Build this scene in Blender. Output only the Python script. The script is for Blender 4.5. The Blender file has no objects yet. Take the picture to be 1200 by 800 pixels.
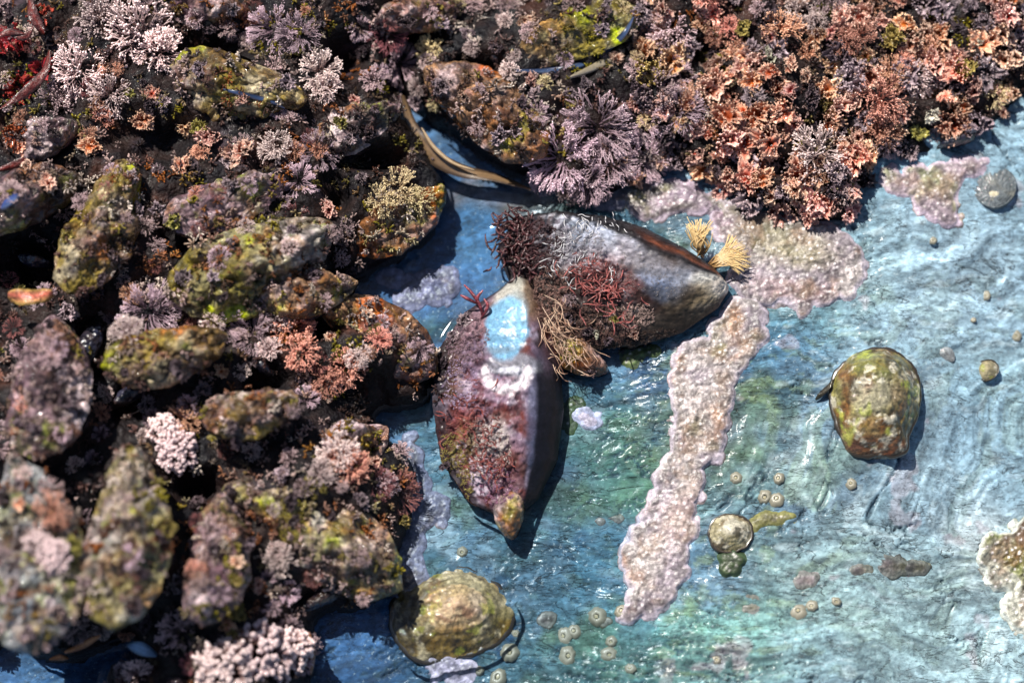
import bpy, math, random
import numpy as np
from mathutils import Vector, Matrix
from mathutils.bvhtree import BVHTree

# ------------------------------------------------------------------ camera, sky, sun, exposure (1 unit = 1 cm)
scene = bpy.context.scene
scene.unit_settings.system = 'METRIC'
scene.unit_settings.scale_length = 0.01
TILT = math.radians(15)
DIST = 70.0
cd = bpy.data.cameras.new('camera'); cam = bpy.data.objects.new('camera', cd)
scene.collection.objects.link(cam); scene.camera = cam
cam.location = (0, -DIST*math.sin(TILT), DIST*math.cos(TILT))
cam.rotation_euler = (TILT, 0, 0)
cd.lens = 105; cd.sensor_width = 36; cd.clip_start = 1; cd.clip_end = 2000
cd.dof.use_dof = True; cd.dof.focus_distance = DIST-0.6; cd.dof.aperture_fstop = 0.105/(2*1.0)
SUN_EL, SUN_AZ = math.radians(56), math.radians(-36)       # azimuth from +Y (top of frame), clockwise
sd = Vector((math.sin(SUN_AZ)*math.cos(SUN_EL), math.cos(SUN_AZ)*math.cos(SUN_EL), math.sin(SUN_EL)))
w = bpy.data.worlds.new('World'); scene.world = w; w.use_nodes = True
wn = w.node_tree; bg = wn.nodes['Background']
sky = wn.nodes.new('ShaderNodeTexSky'); sky.sky_type = 'NISHITA'; sky.sun_disc = False
sky.sun_elevation = SUN_EL; sky.sun_rotation = SUN_AZ
wn.links.new(sky.outputs[0], bg.inputs[0]); bg.inputs[1].default_value = 0.054
sl = bpy.data.lights.new('sun', 'SUN'); sl.energy = 4.9; sl.angle = math.radians(0.5); sl.color = (1, 0.95, 0.87)
so = bpy.data.objects.new('sun', sl); scene.collection.objects.link(so)
so.rotation_euler = sd.to_track_quat('Z', 'Y').to_euler()
scene.view_settings.view_transform = 'Standard'; scene.view_settings.look = 'None'
scene.view_settings.exposure = 0.62; scene.view_settings.gamma = 1
scene.cycles.max_bounces = 6; scene.cycles.transparent_max_bounces = 8

# ------------------------------------------------------------------ helpers
COL = scene.collection
CPOS = np.array(cam.location)
FWD = np.array([0, math.sin(TILT), -math.cos(TILT)]); UP = np.array([0, math.cos(TILT), math.sin(TILT)]); RT = np.array([1., 0, 0])
def ray(px, py):
    return FWD + RT*((px-600)*0.02/DIST) + UP*((400-py)*0.02/DIST)
def P(px, py, z=0.0):
    d = ray(px, py); t = (z-CPOS[2])/d[2]
    return CPOS + d*t
def proj(V):
    q = V-CPOS; f = q@FWD
    return np.stack([600+(q@RT)/f*DIST/0.02, 400-(q@UP)/f*DIST/0.02], 1)

def _h(ix, iy, iz, s):
    h = (ix.astype(np.int64)*374761393 + iy.astype(np.int64)*668265263 + iz.astype(np.int64)*2147483647 + s*974711) & 0xffffffff
    h = ((h ^ (h >> 13))*1274126177) & 0xffffffff
    h = ((h ^ (h >> 16))*2246822519) & 0xffffffff
    return ((h ^ (h >> 15)) & 0xffffff)/float(0xffffff)
def vnoise(p, s=0):
    i = np.floor(p).astype(np.int64); f = p-i; f = f*f*f*(f*(f*6-15)+10)
    if p.shape[1] == 2:
        z = np.zeros(len(p), np.int64); x, y = i[:, 0], i[:, 1]; u, v = f[:, 0], f[:, 1]
        a, b, c, d = _h(x, y, z, s), _h(x+1, y, z, s), _h(x, y+1, z, s), _h(x+1, y+1, z, s)
        return (a*(1-u)+b*u)*(1-v)+(c*(1-u)+d*u)*v
    x, y, z = i.T; u, v, t = f.T; r = 0
    for dz in (0, 1):
        a, b, c, d = _h(x, y, z+dz, s), _h(x+1, y, z+dz, s), _h(x, y+1, z+dz, s), _h(x+1, y+1, z+dz, s)
        r = r + ((a*(1-u)+b*u)*(1-v)+(c*(1-u)+d*u)*v)*(t if dz else 1-t)
    return r
def fbm(p, o=4, s=0, g=0.5):
    r = 0; a = 1; n = 0
    for k in range(o):
        r = r+a*vnoise(p*(2.03**k)+k*17.3, s+k); n += a; a *= g
    return (r/n-0.5)*2
def worley(p, s=0):
    dim = p.shape[1]; i = np.floor(p).astype(np.int64)
    best = np.full(len(p), 9.0); idv = np.zeros(len(p))
    rng = (-1, 0, 1)
    for dx in rng:
        for dy in rng:
            for dz in (rng if dim == 3 else (0,)):
                cx, cy = i[:, 0]+dx, i[:, 1]+dy; cz = i[:, 2]+dz if dim == 3 else np.zeros(len(p), np.int64)
                d = (cx+_h(cx, cy, cz, s+1)-p[:, 0])**2+(cy+_h(cx, cy, cz, s+2)-p[:, 1])**2
                if dim == 3: d = d+(cz+_h(cx, cy, cz, s+3)-p[:, 2])**2
                m = d < best; best = np.where(m, d, best); idv = np.where(m, _h(cx, cy, cz, s+4), idv)
    return np.sqrt(best), idv
def sstep(a, b, x):
    t = np.clip((x-a)/(b-a), 0, 1); return t*t*(3-2*t)
def C(*c): return np.array(c, float)
def srgb(r, g, b):
    v = np.array([r, g, b])/255.; return np.where(v < .04045, v/12.92, ((v+.055)/1.055)**2.4)
def mixc(a, b, t): return a*(1-t[:, None])+b*t[:, None]
def vivid(c, k):
    g = c.mean(1, keepdims=True); return np.clip(g+(c-g)*k, 0, 1)
def palette(p, pal, scale, s, sharp=6.0):
    """patchy mixture: every colour owns a noise field, the strongest field wins softly"""
    tot = 0; acc = 0
    for k, (c, wt) in enumerate(pal):
        f = np.exp(sharp*(fbm(p*scale+k*31.7, 4, s+k*7)*1.6+wt))
        acc = acc+f[:, None]*c[None, :]; tot = tot+f
    return acc/tot[:, None]
def blobs(px, col, lst, s=0, warp=9.0, wscale=0.05):
    """colours of patches, each an ellipse (x, y, rx, ry, angle, colour, strength, softness) with a ragged edge"""
    wx = fbm(px*wscale, 4, s)*warp; wy = fbm(px*wscale+77, 4, s+5)*warp
    X, Y = px[:, 0]+wx, px[:, 1]+wy
    for (x, y, rx, ry, an, c, st, so) in lst:
        ca, sa = math.cos(math.radians(an)), math.sin(math.radians(an))
        u = ((X-x)*ca+(Y-y)*sa)/rx; v = (-(X-x)*sa+(Y-y)*ca)/ry
        t = sstep(1+so, 1-so, np.sqrt(u*u+v*v))*st
        col = mixc(col, c[None, :], t)
    return col
def polysdf(pts, poly):
    """signed distance, positive inside"""
    poly = np.asarray(poly, float); n = len(poly); d = np.full(len(pts), 1e9); ins = np.zeros(len(pts), bool)
    for k in range(n):
        a, b = poly[k], poly[(k+1) % n]; e = b-a; q = pts-a
        t = np.clip((q@e)/(e@e), 0, 1); d = np.minimum(d, np.hypot(*(q-t[:, None]*e).T))
        c = ((a[1] > pts[:, 1]) != (b[1] > pts[:, 1]))
        xx = (b[0]-a[0])*(pts[:, 1]-a[1])/((b[1]-a[1]) if b[1] != a[1] else 1e-9)+a[0]
        ins ^= c & (pts[:, 0] < xx)
    return np.where(ins, d, -d)
def smooth_poly(poly, k=6):
    p = np.asarray(poly, float); n = len(p); out = []
    for i in range(n):
        a, b, c, d = p[i-1], p[i], p[(i+1) % n], p[(i+2) % n]
        for j in range(k):
            t = j/k
            out.append(.5*((2*b)+(-a+c)*t+(2*a-5*b+4*c-d)*t*t+(-a+3*b-3*c+d)*t**3))
    return np.array(out)
def catmull(pts, k=6):
    p = [np.array(q, float) for q in pts]; p = [2*p[0]-p[1]]+p+[2*p[-1]-p[-2]]; out = []
    for i in range(1, len(p)-2):
        a, b, c, d = p[i-1:i+3]
        for j in range(k):
            t = j/k; out.append(.5*((2*b)+(-a+c)*t+(2*a-5*b+4*c-d)*t*t+(-a+3*b-3*c+d)*t**3))
    out.append(p[-2]); return np.array(out)

def make_mesh(name, V, F, col=None, mat=None, smooth=True, alpha=None):
    me = bpy.data.meshes.new(name); V = np.asarray(V, np.float32); 
    if isinstance(F, np.ndarray): F = [F]
    nl = sum(f.size for f in F); nf = sum(len(f) for f in F)
    me.vertices.add(len(V)); me.vertices.foreach_set('co', V.ravel())
    me.loops.add(nl); me.loops.foreach_set('vertex_index', np.concatenate([f.ravel() for f in F]).astype(np.int32))
    me.polygons.add(nf); ls = []; o = 0
    for f in F: ls.append(o+np.arange(len(f))*f.shape[1]); o += f.size
    me.polygons.foreach_set('loop_start', np.concatenate(ls).astype(np.int32))
    me.update(calc_edges=True)
    if smooth: me.polygons.foreach_set('use_smooth', np.ones(nf, bool))
    if col is not None:
        a = me.color_attributes.new('Col', 'FLOAT_COLOR', 'POINT')
        a.data.foreach_set('color', np.c_[np.clip(col, 0, 1), np.ones(len(V)) if alpha is None else alpha].astype(np.float32).ravel())
    if mat: me.materials.append(mat)
    me.validate(); return me
def add(name, me, parent=None, label=None, cat=None, group=None, kind=None, loc=None):
    o = bpy.data.objects.new(name, me); COL.objects.link(o)
    if parent: o.parent = parent
    if label: o['label'] = label
    if cat: o['category'] = cat
    if group: o['group'] = group
    if kind: o['kind'] = kind
    if loc is not None: o.location = loc
    return o
def grid_faces(nu, nv, closed_v=False):
    i = np.arange(nu-1)[:, None]; j = np.arange(nv if closed_v else nv-1)[None, :]; j2 = (j+1) % nv
    return np.stack([(i*nv+j), ((i+1)*nv+j), ((i+1)*nv+j2), (i*nv+j2)], -1).reshape(-1, 4)
class MB:
    """collects pieces into one mesh"""
    def __init__(s): s.V = []; s.F = {3: [], 4: []}; s.C = []; s.n = 0
    def put(s, V, F, col):
        V = np.asarray(V, float); s.V.append(V); s.C.append(np.broadcast_to(col, (len(V), 3)))
        for f in (F if isinstance(F, list) else [F]): s.F[f.shape[1]].append(f+s.n)
        s.n += len(V)
    def tube(s, pts, r, n, c0, c1=None, cap=True):
        pts = np.asarray(pts, float); m = len(pts); r = np.broadcast_to(r, (m,))
        t = np.gradient(pts, axis=0); t /= np.linalg.norm(t, axis=1)[:, None]+1e-9
        ref = np.array([.31, .47, .83]); a = np.cross(t, ref); a /= np.linalg.norm(a, axis=1)[:, None]+1e-9; b = np.cross(t, a)
        an = np.arange(n)*2*math.pi/n
        V = pts[:, None]+r[:, None, None]*(np.cos(an)[None, :, None]*a[:, None]+np.sin(an)[None, :, None]*b[:, None])
        V = V.reshape(-1, 3); F = [grid_faces(m, n, True)]
        c1 = c0 if c1 is None else c1; u = np.repeat(np.linspace(0, 1, m), n)[:, None]; col = c0*(1-u)+c1*u
        if cap:
            V = np.vstack([V, pts[-1]+t[-1]*r[-1]*.7]); col = np.vstack([col, c1]); k = np.arange(n)
            F.append(np.stack([(m-1)*n+k, (m-1)*n+(k+1) % n, np.full(n, m*n)][::-1], 1))
        s.put(V, F, col)
    def bead(s, c, r, col):
        o = np.array([[1, 0, 0], [-1, 0, 0], [0, 1, 0], [0, -1, 0], [0, 0, 1], [0, 0, -1]], float)
        F = np.array([[0, 2, 4], [2, 1, 4], [1, 3, 4], [3, 0, 4], [2, 0, 5], [1, 2, 5], [3, 1, 5], [0, 3, 5]])
        s.put(np.array(c)+o*r, F, col)
    def mesh(s, name, mat):
        F = [np.concatenate(f) for f in s.F.values() if f]
        return make_mesh(name, np.concatenate(s.V), F, np.concatenate(s.C), mat)

# ------------------------------------------------------------------ materials
def material(name, scale=8, detail_col=.35, bump=.5, bdist=.05, rough=.35, coat=.6, coat_rough=.06, vary=0.0, hue=0.0, sss=0.0,
             vor=0.0, vscale=14, streak=None, spec=.5, cell=0):
    m = bpy.data.materials.new(name); m.use_nodes = True; nt = m.node_tree; N = nt.nodes; L = nt.links
    b = N['Principled BSDF']
    at = N.new('ShaderNodeAttribute'); at.attribute_name = 'Col'
    tc = N.new('ShaderNodeTexCoord'); mp = N.new('ShaderNodeMapping'); L.new(tc.outputs['Object'], mp.inputs[0])
    if streak: mp.inputs['Scale'].default_value = streak
    n1 = N.new('ShaderNodeTexNoise'); n1.inputs['Scale'].default_value = scale; n1.inputs['Detail'].default_value = 6; n1.inputs['Roughness'].default_value = .65
    L.new(mp.outputs[0], n1.inputs['Vector'])
    mr = N.new('ShaderNodeMapRange'); mr.inputs['From Min'].default_value = .3; mr.inputs['From Max'].default_value = .7
    mr.inputs['To Min'].default_value = 1-detail_col; mr.inputs['To Max'].default_value = 1+detail_col
    L.new(n1.outputs['Fac'], mr.inputs['Value'])
    vm = N.new('ShaderNodeVectorMath'); vm.operation = 'SCALE'; L.new(at.outputs['Color'], vm.inputs[0]); L.new(mr.outputs[0], vm.inputs['Scale'])
    out = vm.outputs[0]
    if cell:
        vc = N.new('ShaderNodeTexVoronoi'); vc.inputs['Scale'].default_value = vscale*.8; L.new(mp.outputs[0], vc.inputs['Vector'])
        sx = N.new('ShaderNodeSeparateColor'); L.new(vc.outputs['Color'], sx.inputs[0]); mc = N.new('ShaderNodeMapRange')
        mc.inputs['To Min'].default_value = 1-cell; mc.inputs['To Max'].default_value = 1+cell*1.3; L.new(sx.outputs[0], mc.inputs['Value'])
        v2 = N.new('ShaderNodeVectorMath'); v2.operation = 'SCALE'; L.new(out, v2.inputs[0]); L.new(mc.outputs[0], v2.inputs['Scale']); out = v2.outputs[0]
    if vary or hue:
        oi = N.new('ShaderNodeObjectInfo'); hs = N.new('ShaderNodeHueSaturation')
        a = N.new('ShaderNodeMapRange'); a.inputs['To Min'].default_value = 1-vary; a.inputs['To Max'].default_value = 1+vary
        L.new(oi.outputs['Random'], a.inputs['Value']); L.new(a.outputs[0], hs.inputs['Value'])
        m7 = N.new('ShaderNodeMath'); m7.operation = 'MULTIPLY'; m7.inputs[1].default_value = 7.31; L.new(oi.outputs['Random'], m7.inputs[0])
        fr = N.new('ShaderNodeMath'); fr.operation = 'FRACT'; L.new(m7.outputs[0], fr.inputs[0])
        h = N.new('ShaderNodeMapRange'); h.inputs['To Min'].default_value = .5-hue; h.inputs['To Max'].default_value = .5+hue
        L.new(fr.outputs[0], h.inputs['Value']); L.new(h.outputs[0], hs.inputs['Hue']); L.new(out, hs.inputs['Color']); out = hs.outputs[0]
    L.new(out, b.inputs['Base Color'])
    hgt = n1.outputs['Fac']
    if vor:
        vo = N.new('ShaderNodeTexVoronoi'); vo.inputs['Scale'].default_value = vscale; L.new(mp.outputs[0], vo.inputs['Vector'])
        ms = N.new('ShaderNodeMath'); ms.operation = 'MULTIPLY_ADD'; ms.inputs[1].default_value = -vor
        L.new(vo.outputs['Distance'], ms.inputs[0]); L.new(hgt, ms.inputs[2]); hgt = ms.outputs[0]
    bp = N.new('ShaderNodeBump'); bp.inputs['Strength'].default_value = bump; bp.inputs['Distance'].default_value = bdist
    L.new(hgt, bp.inputs['Height']); L.new(bp.outputs[0], b.inputs['Normal'])
    bc = N.new('ShaderNodeBump'); bc.inputs['Strength'].default_value = bump*.6; bc.inputs['Distance'].default_value = bdist*.7
    L.new(hgt, bc.inputs['Height']); L.new(bc.outputs[0], b.inputs['Coat Normal'])
    b.inputs['Roughness'].default_value = rough; b.inputs['Coat Weight'].default_value = coat; b.inputs['Coat Roughness'].default_value = coat_rough
    b.inputs['Coat IOR'].default_value = 1.48; b.inputs['Specular IOR Level'].default_value = spec
    if sss:
        b.inputs['Subsurface Weight'].default_value = sss; b.inputs['Subsurface Radius'].default_value = (.12, .06, .05); b.inputs['Subsurface Scale'].default_value = .5
    return m
M_ROCK = material('wet_slate', 4.0, .42, .42, .05, .68, .26, .15, streak=(1, 1.6, 1.5), vor=.2, vscale=7, cell=.16, spec=.2)
def add_cracks(m):
    """thin dark fissures and fine veining of the slate, as colour and as grooves"""
    nt = m.node_tree; N = nt.nodes; L = nt.links; b = N['Principled BSDF']; base = b.inputs['Base Color'].links[0].from_socket
    tc = N.new('ShaderNodeTexCoord'); prod = None; hs = []
    for sc, st, wdt, dark, dist, rot in ((1.1, (.55, 1.9, 1), .012, .2, 1.2, .30), (2.6, (.4, 1.8, 1), .018, .42, 1.0, .05), (1.8, (1, 1.1, 1), .008, .42, 1.6, -.5), (5.0, (.5, 1.8, 1), .02, .7, .8, .2)):
        mp = N.new('ShaderNodeMapping'); mp.inputs['Scale'].default_value = st; mp.inputs['Rotation'].default_value = (0, 0, -rot); L.new(tc.outputs['Object'], mp.inputs[0])
        n = N.new('ShaderNodeTexNoise'); n.inputs['Scale'].default_value = sc; n.inputs['Detail'].default_value = 5; n.inputs['Roughness'].default_value = .55; n.inputs['Distortion'].default_value = dist*.5; L.new(mp.outputs[0], n.inputs['Vector'])
        d = N.new('ShaderNodeMath'); d.operation = 'SUBTRACT'; d.inputs[1].default_value = .5; L.new(n.outputs['Fac'], d.inputs[0])
        a = N.new('ShaderNodeMath'); a.operation = 'ABSOLUTE'; L.new(d.outputs[0], a.inputs[0])
        k = N.new('ShaderNodeTexNoise'); k.inputs['Scale'].default_value = sc*.7; L.new(tc.outputs['Object'], k.inputs['Vector'])     # fissures come and go
        kw = N.new('ShaderNodeMapRange'); kw.inputs['From Min'].default_value = .42; kw.inputs['From Max'].default_value = .62; kw.inputs['To Min'].default_value = 1e-4; kw.inputs['To Max'].default_value = wdt; L.new(k.outputs['Fac'], kw.inputs['Value'])
        r = N.new('ShaderNodeMapRange'); r.inputs['From Min'].default_value = 0; L.new(kw.outputs[0], r.inputs['From Max']); r.inputs['To Min'].default_value = dark; r.inputs['To Max'].default_value = 1; L.new(a.outputs[0], r.inputs['Value'])
        hs.append(r.outputs[0])
        if prod is None: prod = r.outputs[0]
        else:
            q = N.new('ShaderNodeMath'); q.operation = 'MULTIPLY'; L.new(prod, q.inputs[0]); L.new(r.outputs[0], q.inputs[1]); prod = q.outputs[0]
    v = N.new('ShaderNodeVectorMath'); v.operation = 'SCALE'; L.new(base, v.inputs[0]); L.new(prod, v.inputs['Scale'])
    # pale mineral flecks
    n = N.new('ShaderNodeTexNoise'); n.inputs['Scale'].default_value = 9; n.inputs['Detail'].default_value = 4; n.inputs['Roughness'].default_value = .7; L.new(tc.outputs['Object'], n.inputs['Vector'])
    r = N.new('ShaderNodeMapRange'); r.inputs['From Min'].default_value = .60; r.inputs['From Max'].default_value = .70; r.inputs['To Max'].default_value = .55; L.new(n.outputs['Fac'], r.inputs['Value'])
    mx = N.new('ShaderNodeMix'); mx.data_type = 'RGBA'; L.new(r.outputs[0], mx.inputs['Factor']); L.new(v.outputs[0], mx.inputs['A']); mx.inputs['B'].default_value = (.42, .52, .56, 1)
    L.new(mx.outputs['Result'], b.inputs['Base Color'])
    at = N.new('ShaderNodeAttribute'); at.attribute_name = 'Col'
    for nm in ('Normal', 'Coat Normal'):
        ob = b.inputs[nm].links[0].from_node; s0 = ob.inputs['Strength'].default_value; ms = N.new('ShaderNodeMath'); ms.operation = 'MULTIPLY'; ms.inputs[1].default_value = s0; L.new(at.outputs['Alpha'], ms.inputs[0]); L.new(ms.outputs[0], ob.inputs['Strength'])
        old = b.inputs[nm].links[0].from_socket; bp = N.new('ShaderNodeBump'); bp.inputs['Strength'].default_value = .7; bp.inputs['Distance'].default_value = .05
        L.new(prod, bp.inputs['Height']); L.new(old, bp.inputs['Normal']); L.new(bp.outputs[0], b.inputs[nm])
        m2 = N.new('ShaderNodeMath'); m2.operation = 'MULTIPLY'; m2.inputs[1].default_value = .55; L.new(at.outputs['Alpha'], m2.inputs[0]); L.new(m2.outputs[0], bp.inputs['Strength'])
    m3 = N.new('ShaderNodeMath'); m3.operation = 'MULTIPLY'; m3.inputs[1].default_value = b.inputs['Coat Weight'].default_value; L.new(at.outputs['Alpha'], m3.inputs[0]); L.new(m3.outputs[0], b.inputs['Coat Weight'])
add_cracks(M_ROCK)
M_MOUND = material('shaded_bed', 9, .5, .9, .08, .55, .12, .1, vor=.6, vscale=9, spec=.2)
M_ENCR = material('encrusted_shell', 12, .5, .9, .06, .6, 1.0, .06, vor=.8, vscale=8, cell=.4, spec=.2)
M_SHELL = material('wet_shell', 14, .22, .35, .012, .3, .9, .05)
M_HERO = material('crusted_wet_shell', 10, .4, .6, .025, .65, .24, .06, vor=.25, vscale=13, cell=.12, spec=.15)
M_CRUST = material('coralline_crust', 9, .5, .7, .03, .6, .22, .25, vor=.5, vscale=12, cell=.25)
M_LIMP = material('limpet_shell', 12, .45, .8, .04, .6, .9, .06, vor=.4, vscale=12, cell=.2, spec=.2)
M_TUFT = material('coralline_fronds', 14, .3, .3, .01, .6, .8, .1, vary=.4, hue=.014, spec=.25)
M_FRILL = material('frilly_fronds', 14, .35, .45, .02, .5, 1.0, .06, vary=.35, hue=.02, spec=.3)
M_RED = material('red_seaweed', 8, .6, 1.0, .06, .4, .6, .15, vor=.5, vscale=7)
M_THREAD = material('thread', 20, .3, .2, .01, .5, .3, .2)
M_BARN = material('barnacle_plate', 30, .3, .5, .01, .5, .4, .15)
mw = bpy.data.materials.new('pool_water'); mw.use_nodes = True; nt = mw.node_tree; N = nt.nodes; L = nt.links
N.remove(N['Principled BSDF']); outn = N['Material Output']
tr = N.new('ShaderNodeBsdfTransparent'); tr.inputs[0].default_value = (.86, .93, .98, 1)
gl = N.new('ShaderNodeBsdfGlossy'); gl.inputs['Roughness'].default_value = .04
fr = N.new('ShaderNodeFresnel'); fr.inputs[0].default_value = 1.36
mx = N.new('ShaderNodeMixShader'); L.new(fr.outputs[0], mx.inputs[0]); L.new(tr.outputs[0], mx.inputs[1]); L.new(gl.outputs[0], mx.inputs[2]); L.new(mx.outputs[0], outn.inputs[0])
tc = N.new('ShaderNodeTexCoord'); nz = N.new('ShaderNodeTexNoise'); nz.inputs['Scale'].default_value = .9; nz.inputs['Detail'].default_value = 3; L.new(tc.outputs['Object'], nz.inputs['Vector'])
bp = N.new('ShaderNodeBump'); bp.inputs['Strength'].default_value = .15; bp.inputs['Distance'].default_value = .12; L.new(nz.outputs[0], bp.inputs['Height'])
L.new(bp.outputs[0], gl.inputs['Normal']); L.new(bp.outputs[0], fr.inputs['Normal'])

# ------------------------------------------------------------------ outlines (photo positions laid on the rock)
LEFT = [(-260, -160), (488, -160), (484, 40), (470, 110), (500, 165), (520, 215), (508, 262), (470, 292), (428, 318), (398, 330), (440, 356), (496, 392), (508, 440), (496, 470), (440, 484),
        (478, 530), (486, 575), (470, 625), (462, 668), (430, 706), (380, 712), (366, 745), (362, 820), (362, 960), (120, 960), (120, 790), (150, 772), (150, 745), (60, 770), (10, 740), (-40, 770), (-260, 800)]
TOP = [(484, -160), (484, 40), (474, 104), (520, 150), (570, 186), (640, 214), (690, 236), (742, 212), (800, 196), (850, 226), (920, 256), (985, 262), (1020, 230), (1030, 190), (1085, 186), (1130, 168), (1200, 120), (1300, 90), (1460, 60), (1460, -160)]
def wpoly(poly, z=0): return np.array([P(x, y, z)[:2] for x, y in poly])
W_LEFT, W_TOP = smooth_poly(wpoly(LEFT, .2), 4), smooth_poly(wpoly(TOP, .2), 4)

# ------------------------------------------------------------------ rock surface: one sheet, fine where it is seen
def axis(lo, hi, step, ext):
    a = np.arange(lo, hi, step); g = step*1.35**np.arange(1, 30); g = np.cumsum(g); g = g[g < ext]
    return np.concatenate([lo-g[::-1], a, a[-1]+g])
gx = axis(-12.6, 12.6, .036, 70); gy = axis(-8.9, 9.3, .036, 70)
X, Y = np.meshgrid(gx, gy, indexing='ij'); XY = np.stack([X.ravel(), Y.ravel()], 1)
px = proj(np.c_[XY, np.zeros(len(XY))])
def rock_base(XY, px):
    dry = sstep(560, 900, px[:, 0]+.25*(px[:, 1]-400)*0)          # the slab rises out of the pool to the right
    h = -.42+.5*dry
    h += .16*fbm(XY*.22, 3, 3)+.05*fbm(XY*.8, 3, 9)
    h -= .10*np.exp(-(((px[:, 0]-500)/130)**2+((px[:, 1]-300)/110)**2))
    h -= 1.5*sstep(1030, 1290, px[:, 0]+.35*np.maximum(px[:, 1]-450, 0))*sstep(150, 420, px[:, 1])
    return h
warp = np.stack([fbm(XY*.35, 3, 41), fbm(XY*.35+9, 3, 42)], 1)
ang = np.radians(16-22*sstep(450, 640, px[:, 1])+20*sstep(700, 500, px[:, 0]))+warp[:, 0]*.12
q = XY+warp*.35
U = q[:, 0]*np.cos(ang)+q[:, 1]*np.sin(ang); Vv = -q[:, 0]*np.sin(ang)+q[:, 1]*np.cos(ang)
rid = 1-np.abs(fbm(np.stack([U*.4, Vv*1.7], 1), 5, 60, .55))*2.4
rid2 = fbm(np.stack([U*2.2, Vv*7], 1), 4, 64, .6)
crk = sstep(.93, 1.0, 1-np.abs(fbm(np.stack([U*.9, Vv*2.8], 1)+5, 5, 71, .6)))*sstep(-.05, .25, fbm(XY*.5, 3, 75)+.05)
lay = fbm(np.stack([U*.45, Vv*1.9], 1), 5, 80, .55)
step = lay*6-np.floor(lay*6); step = sstep(0, .25, step)*(1-step)         # thin layered steps of slate
right = sstep(640, 860, px[:, 0])
amp = .12+.88*np.maximum(right, sstep(600, 720, px[:, 1])*.8)
Z = rock_base(XY, px)+amp*(.06*rid+.008*rid2+.012*step-.09*crk)+.05*fbm(XY*1.3, 4, 90, .55)*(.25+.75*right)
pool = np.maximum(sstep(700, 560, px[:, 0])*sstep(520, 380, px[:, 1]), sstep(490, 440, px[:, 0]))
col = palette(px/100., [(srgb(108, 144, 170), .35), (srgb(80, 122, 142), .35), (srgb(98, 130, 118), .1), (srgb(156, 184, 200), .08), (srgb(52, 88, 124), .15)], 1.6, 100, 7)  # blue of the sky reflected on wet slate, painted into the colours
col = blobs(px, col, [
    (1080, 130, 230, 130, 10, srgb(118, 170, 196), .5, .5), (1110, 320, 120, 90, 10, srgb(176, 208, 228), .65, .5),
    (980, 330, 90, 90, 0, srgb(96, 140, 140), .4, .5), (930, 430, 60, 40, 20, srgb(70, 120, 160), .55, .5),
    (860, 560, 80, 40, -10, srgb(104, 134, 104), .45, .6), (930, 650, 110, 36, 0, srgb(108, 138, 120), .4, .6),
    (1020, 620, 140, 40, 0, srgb(86, 130, 170), .5, .5), (1100, 720, 170, 100, 20, srgb(156, 184, 176), .75, .6), (1000, 740, 120, 60, 0, srgb(132, 168, 154), .6, .6),
    (740, 560, 60, 40, 20, srgb(92, 138, 100), .55, .5), (700, 500, 50, 30, 0, srgb(100, 146, 110), .45, .5), (800, 760, 160, 50, -8, srgb(104, 160, 140), .6, .5),
    (680, 650, 120, 60, 0, srgb(74, 124, 150), .5, .5), (900, 770, 90, 30, 0, srgb(120, 176, 170), .5, .5), (960, 765, 45, 36, 0, srgb(140, 180, 188), .7, .2),
    (430, 770, 90, 50, 0, srgb(44, 88, 128), .8, .4), (1170, 620, 60, 50, 20, srgb(210, 208, 200), .75, .5),
    (1180, 460, 60, 120, 0, srgb(140, 186, 210), .5, .5), (1130, 560, 90, 50, 0, srgb(150, 190, 214), .5, .5),
    (780, 240, 60, 30, 0, srgb(80, 110, 120), .4, .4)], 200, 26, .02)
col = col*.62; g_ = col.mean(1, keepdims=True); col = g_+(col-g_)*.95
col = mixc(col, srgb(54, 88, 128)[None, :], pool*.85)  # pool's sky reflection painted as blue on the bed
col = blobs(px, col, [(575, 225, 70, 16, 5, srgb(124, 112, 110), .75, .5), (600, 240, 60, 10, 0, srgb(90, 84, 70), .6, .5), (560, 265, 30, 40, 10, srgb(66, 112, 150), .6, .5), (430, 300, 60, 22, -10, srgb(88, 118, 150), .6, .4),
    (520, 380, 40, 18, 0, srgb(52, 96, 96), .5, .5)], 230, 16, .04)
streak = .6*fbm(np.stack([U*.8, Vv*4.5], 1), 4, 300)+.7*fbm(np.stack([U*.28, Vv*1.5], 1), 4, 301)
col = col*(1+.7*streak[:, None]+.35*rid2[:, None]*amp[:, None])
spk = fbm(XY*12, 2, 340); col = col*(1+.35*spk*amp)[:, None]
gp = sstep(.12, .4, fbm(np.stack([U*.7, Vv*1.8], 1), 4, 310)+.05)*(.35+.65*right)*sstep(200, 420, px[:, 1])
gp = sstep(.2, .38, fbm(np.stack([U*1.6, Vv*3.4], 1), 5, 311, .6)+.06)*(.3+.7*right)*sstep(200, 420, px[:, 1]); col = mixc(col, srgb(112, 130, 78)[None, :], gp*.32)
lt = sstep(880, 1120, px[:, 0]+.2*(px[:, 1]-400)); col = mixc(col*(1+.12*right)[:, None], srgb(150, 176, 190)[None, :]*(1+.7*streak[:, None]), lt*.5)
wh = .6*sstep(.3, .5, fbm(np.stack([U*1.6, Vv*5], 1), 5, 320))*sstep(700, 1000, px[:, 0])
col = mixc(col, srgb(196, 214, 220)[None, :], wh*.5)
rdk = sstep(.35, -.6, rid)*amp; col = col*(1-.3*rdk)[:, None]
dk = np.maximum(sstep(.93, 1, 1-np.abs(fbm(np.stack([U*.8, Vv*2.6], 1), 5, 330, .62))), .8*sstep(.95, 1, 1-np.abs(fbm(XY*1.7, 5, 333, .62))))*amp
col = mixc(col, srgb(40, 62, 76)[None, :], np.clip(crk*.8+dk*.45, 0, .85))
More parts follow.
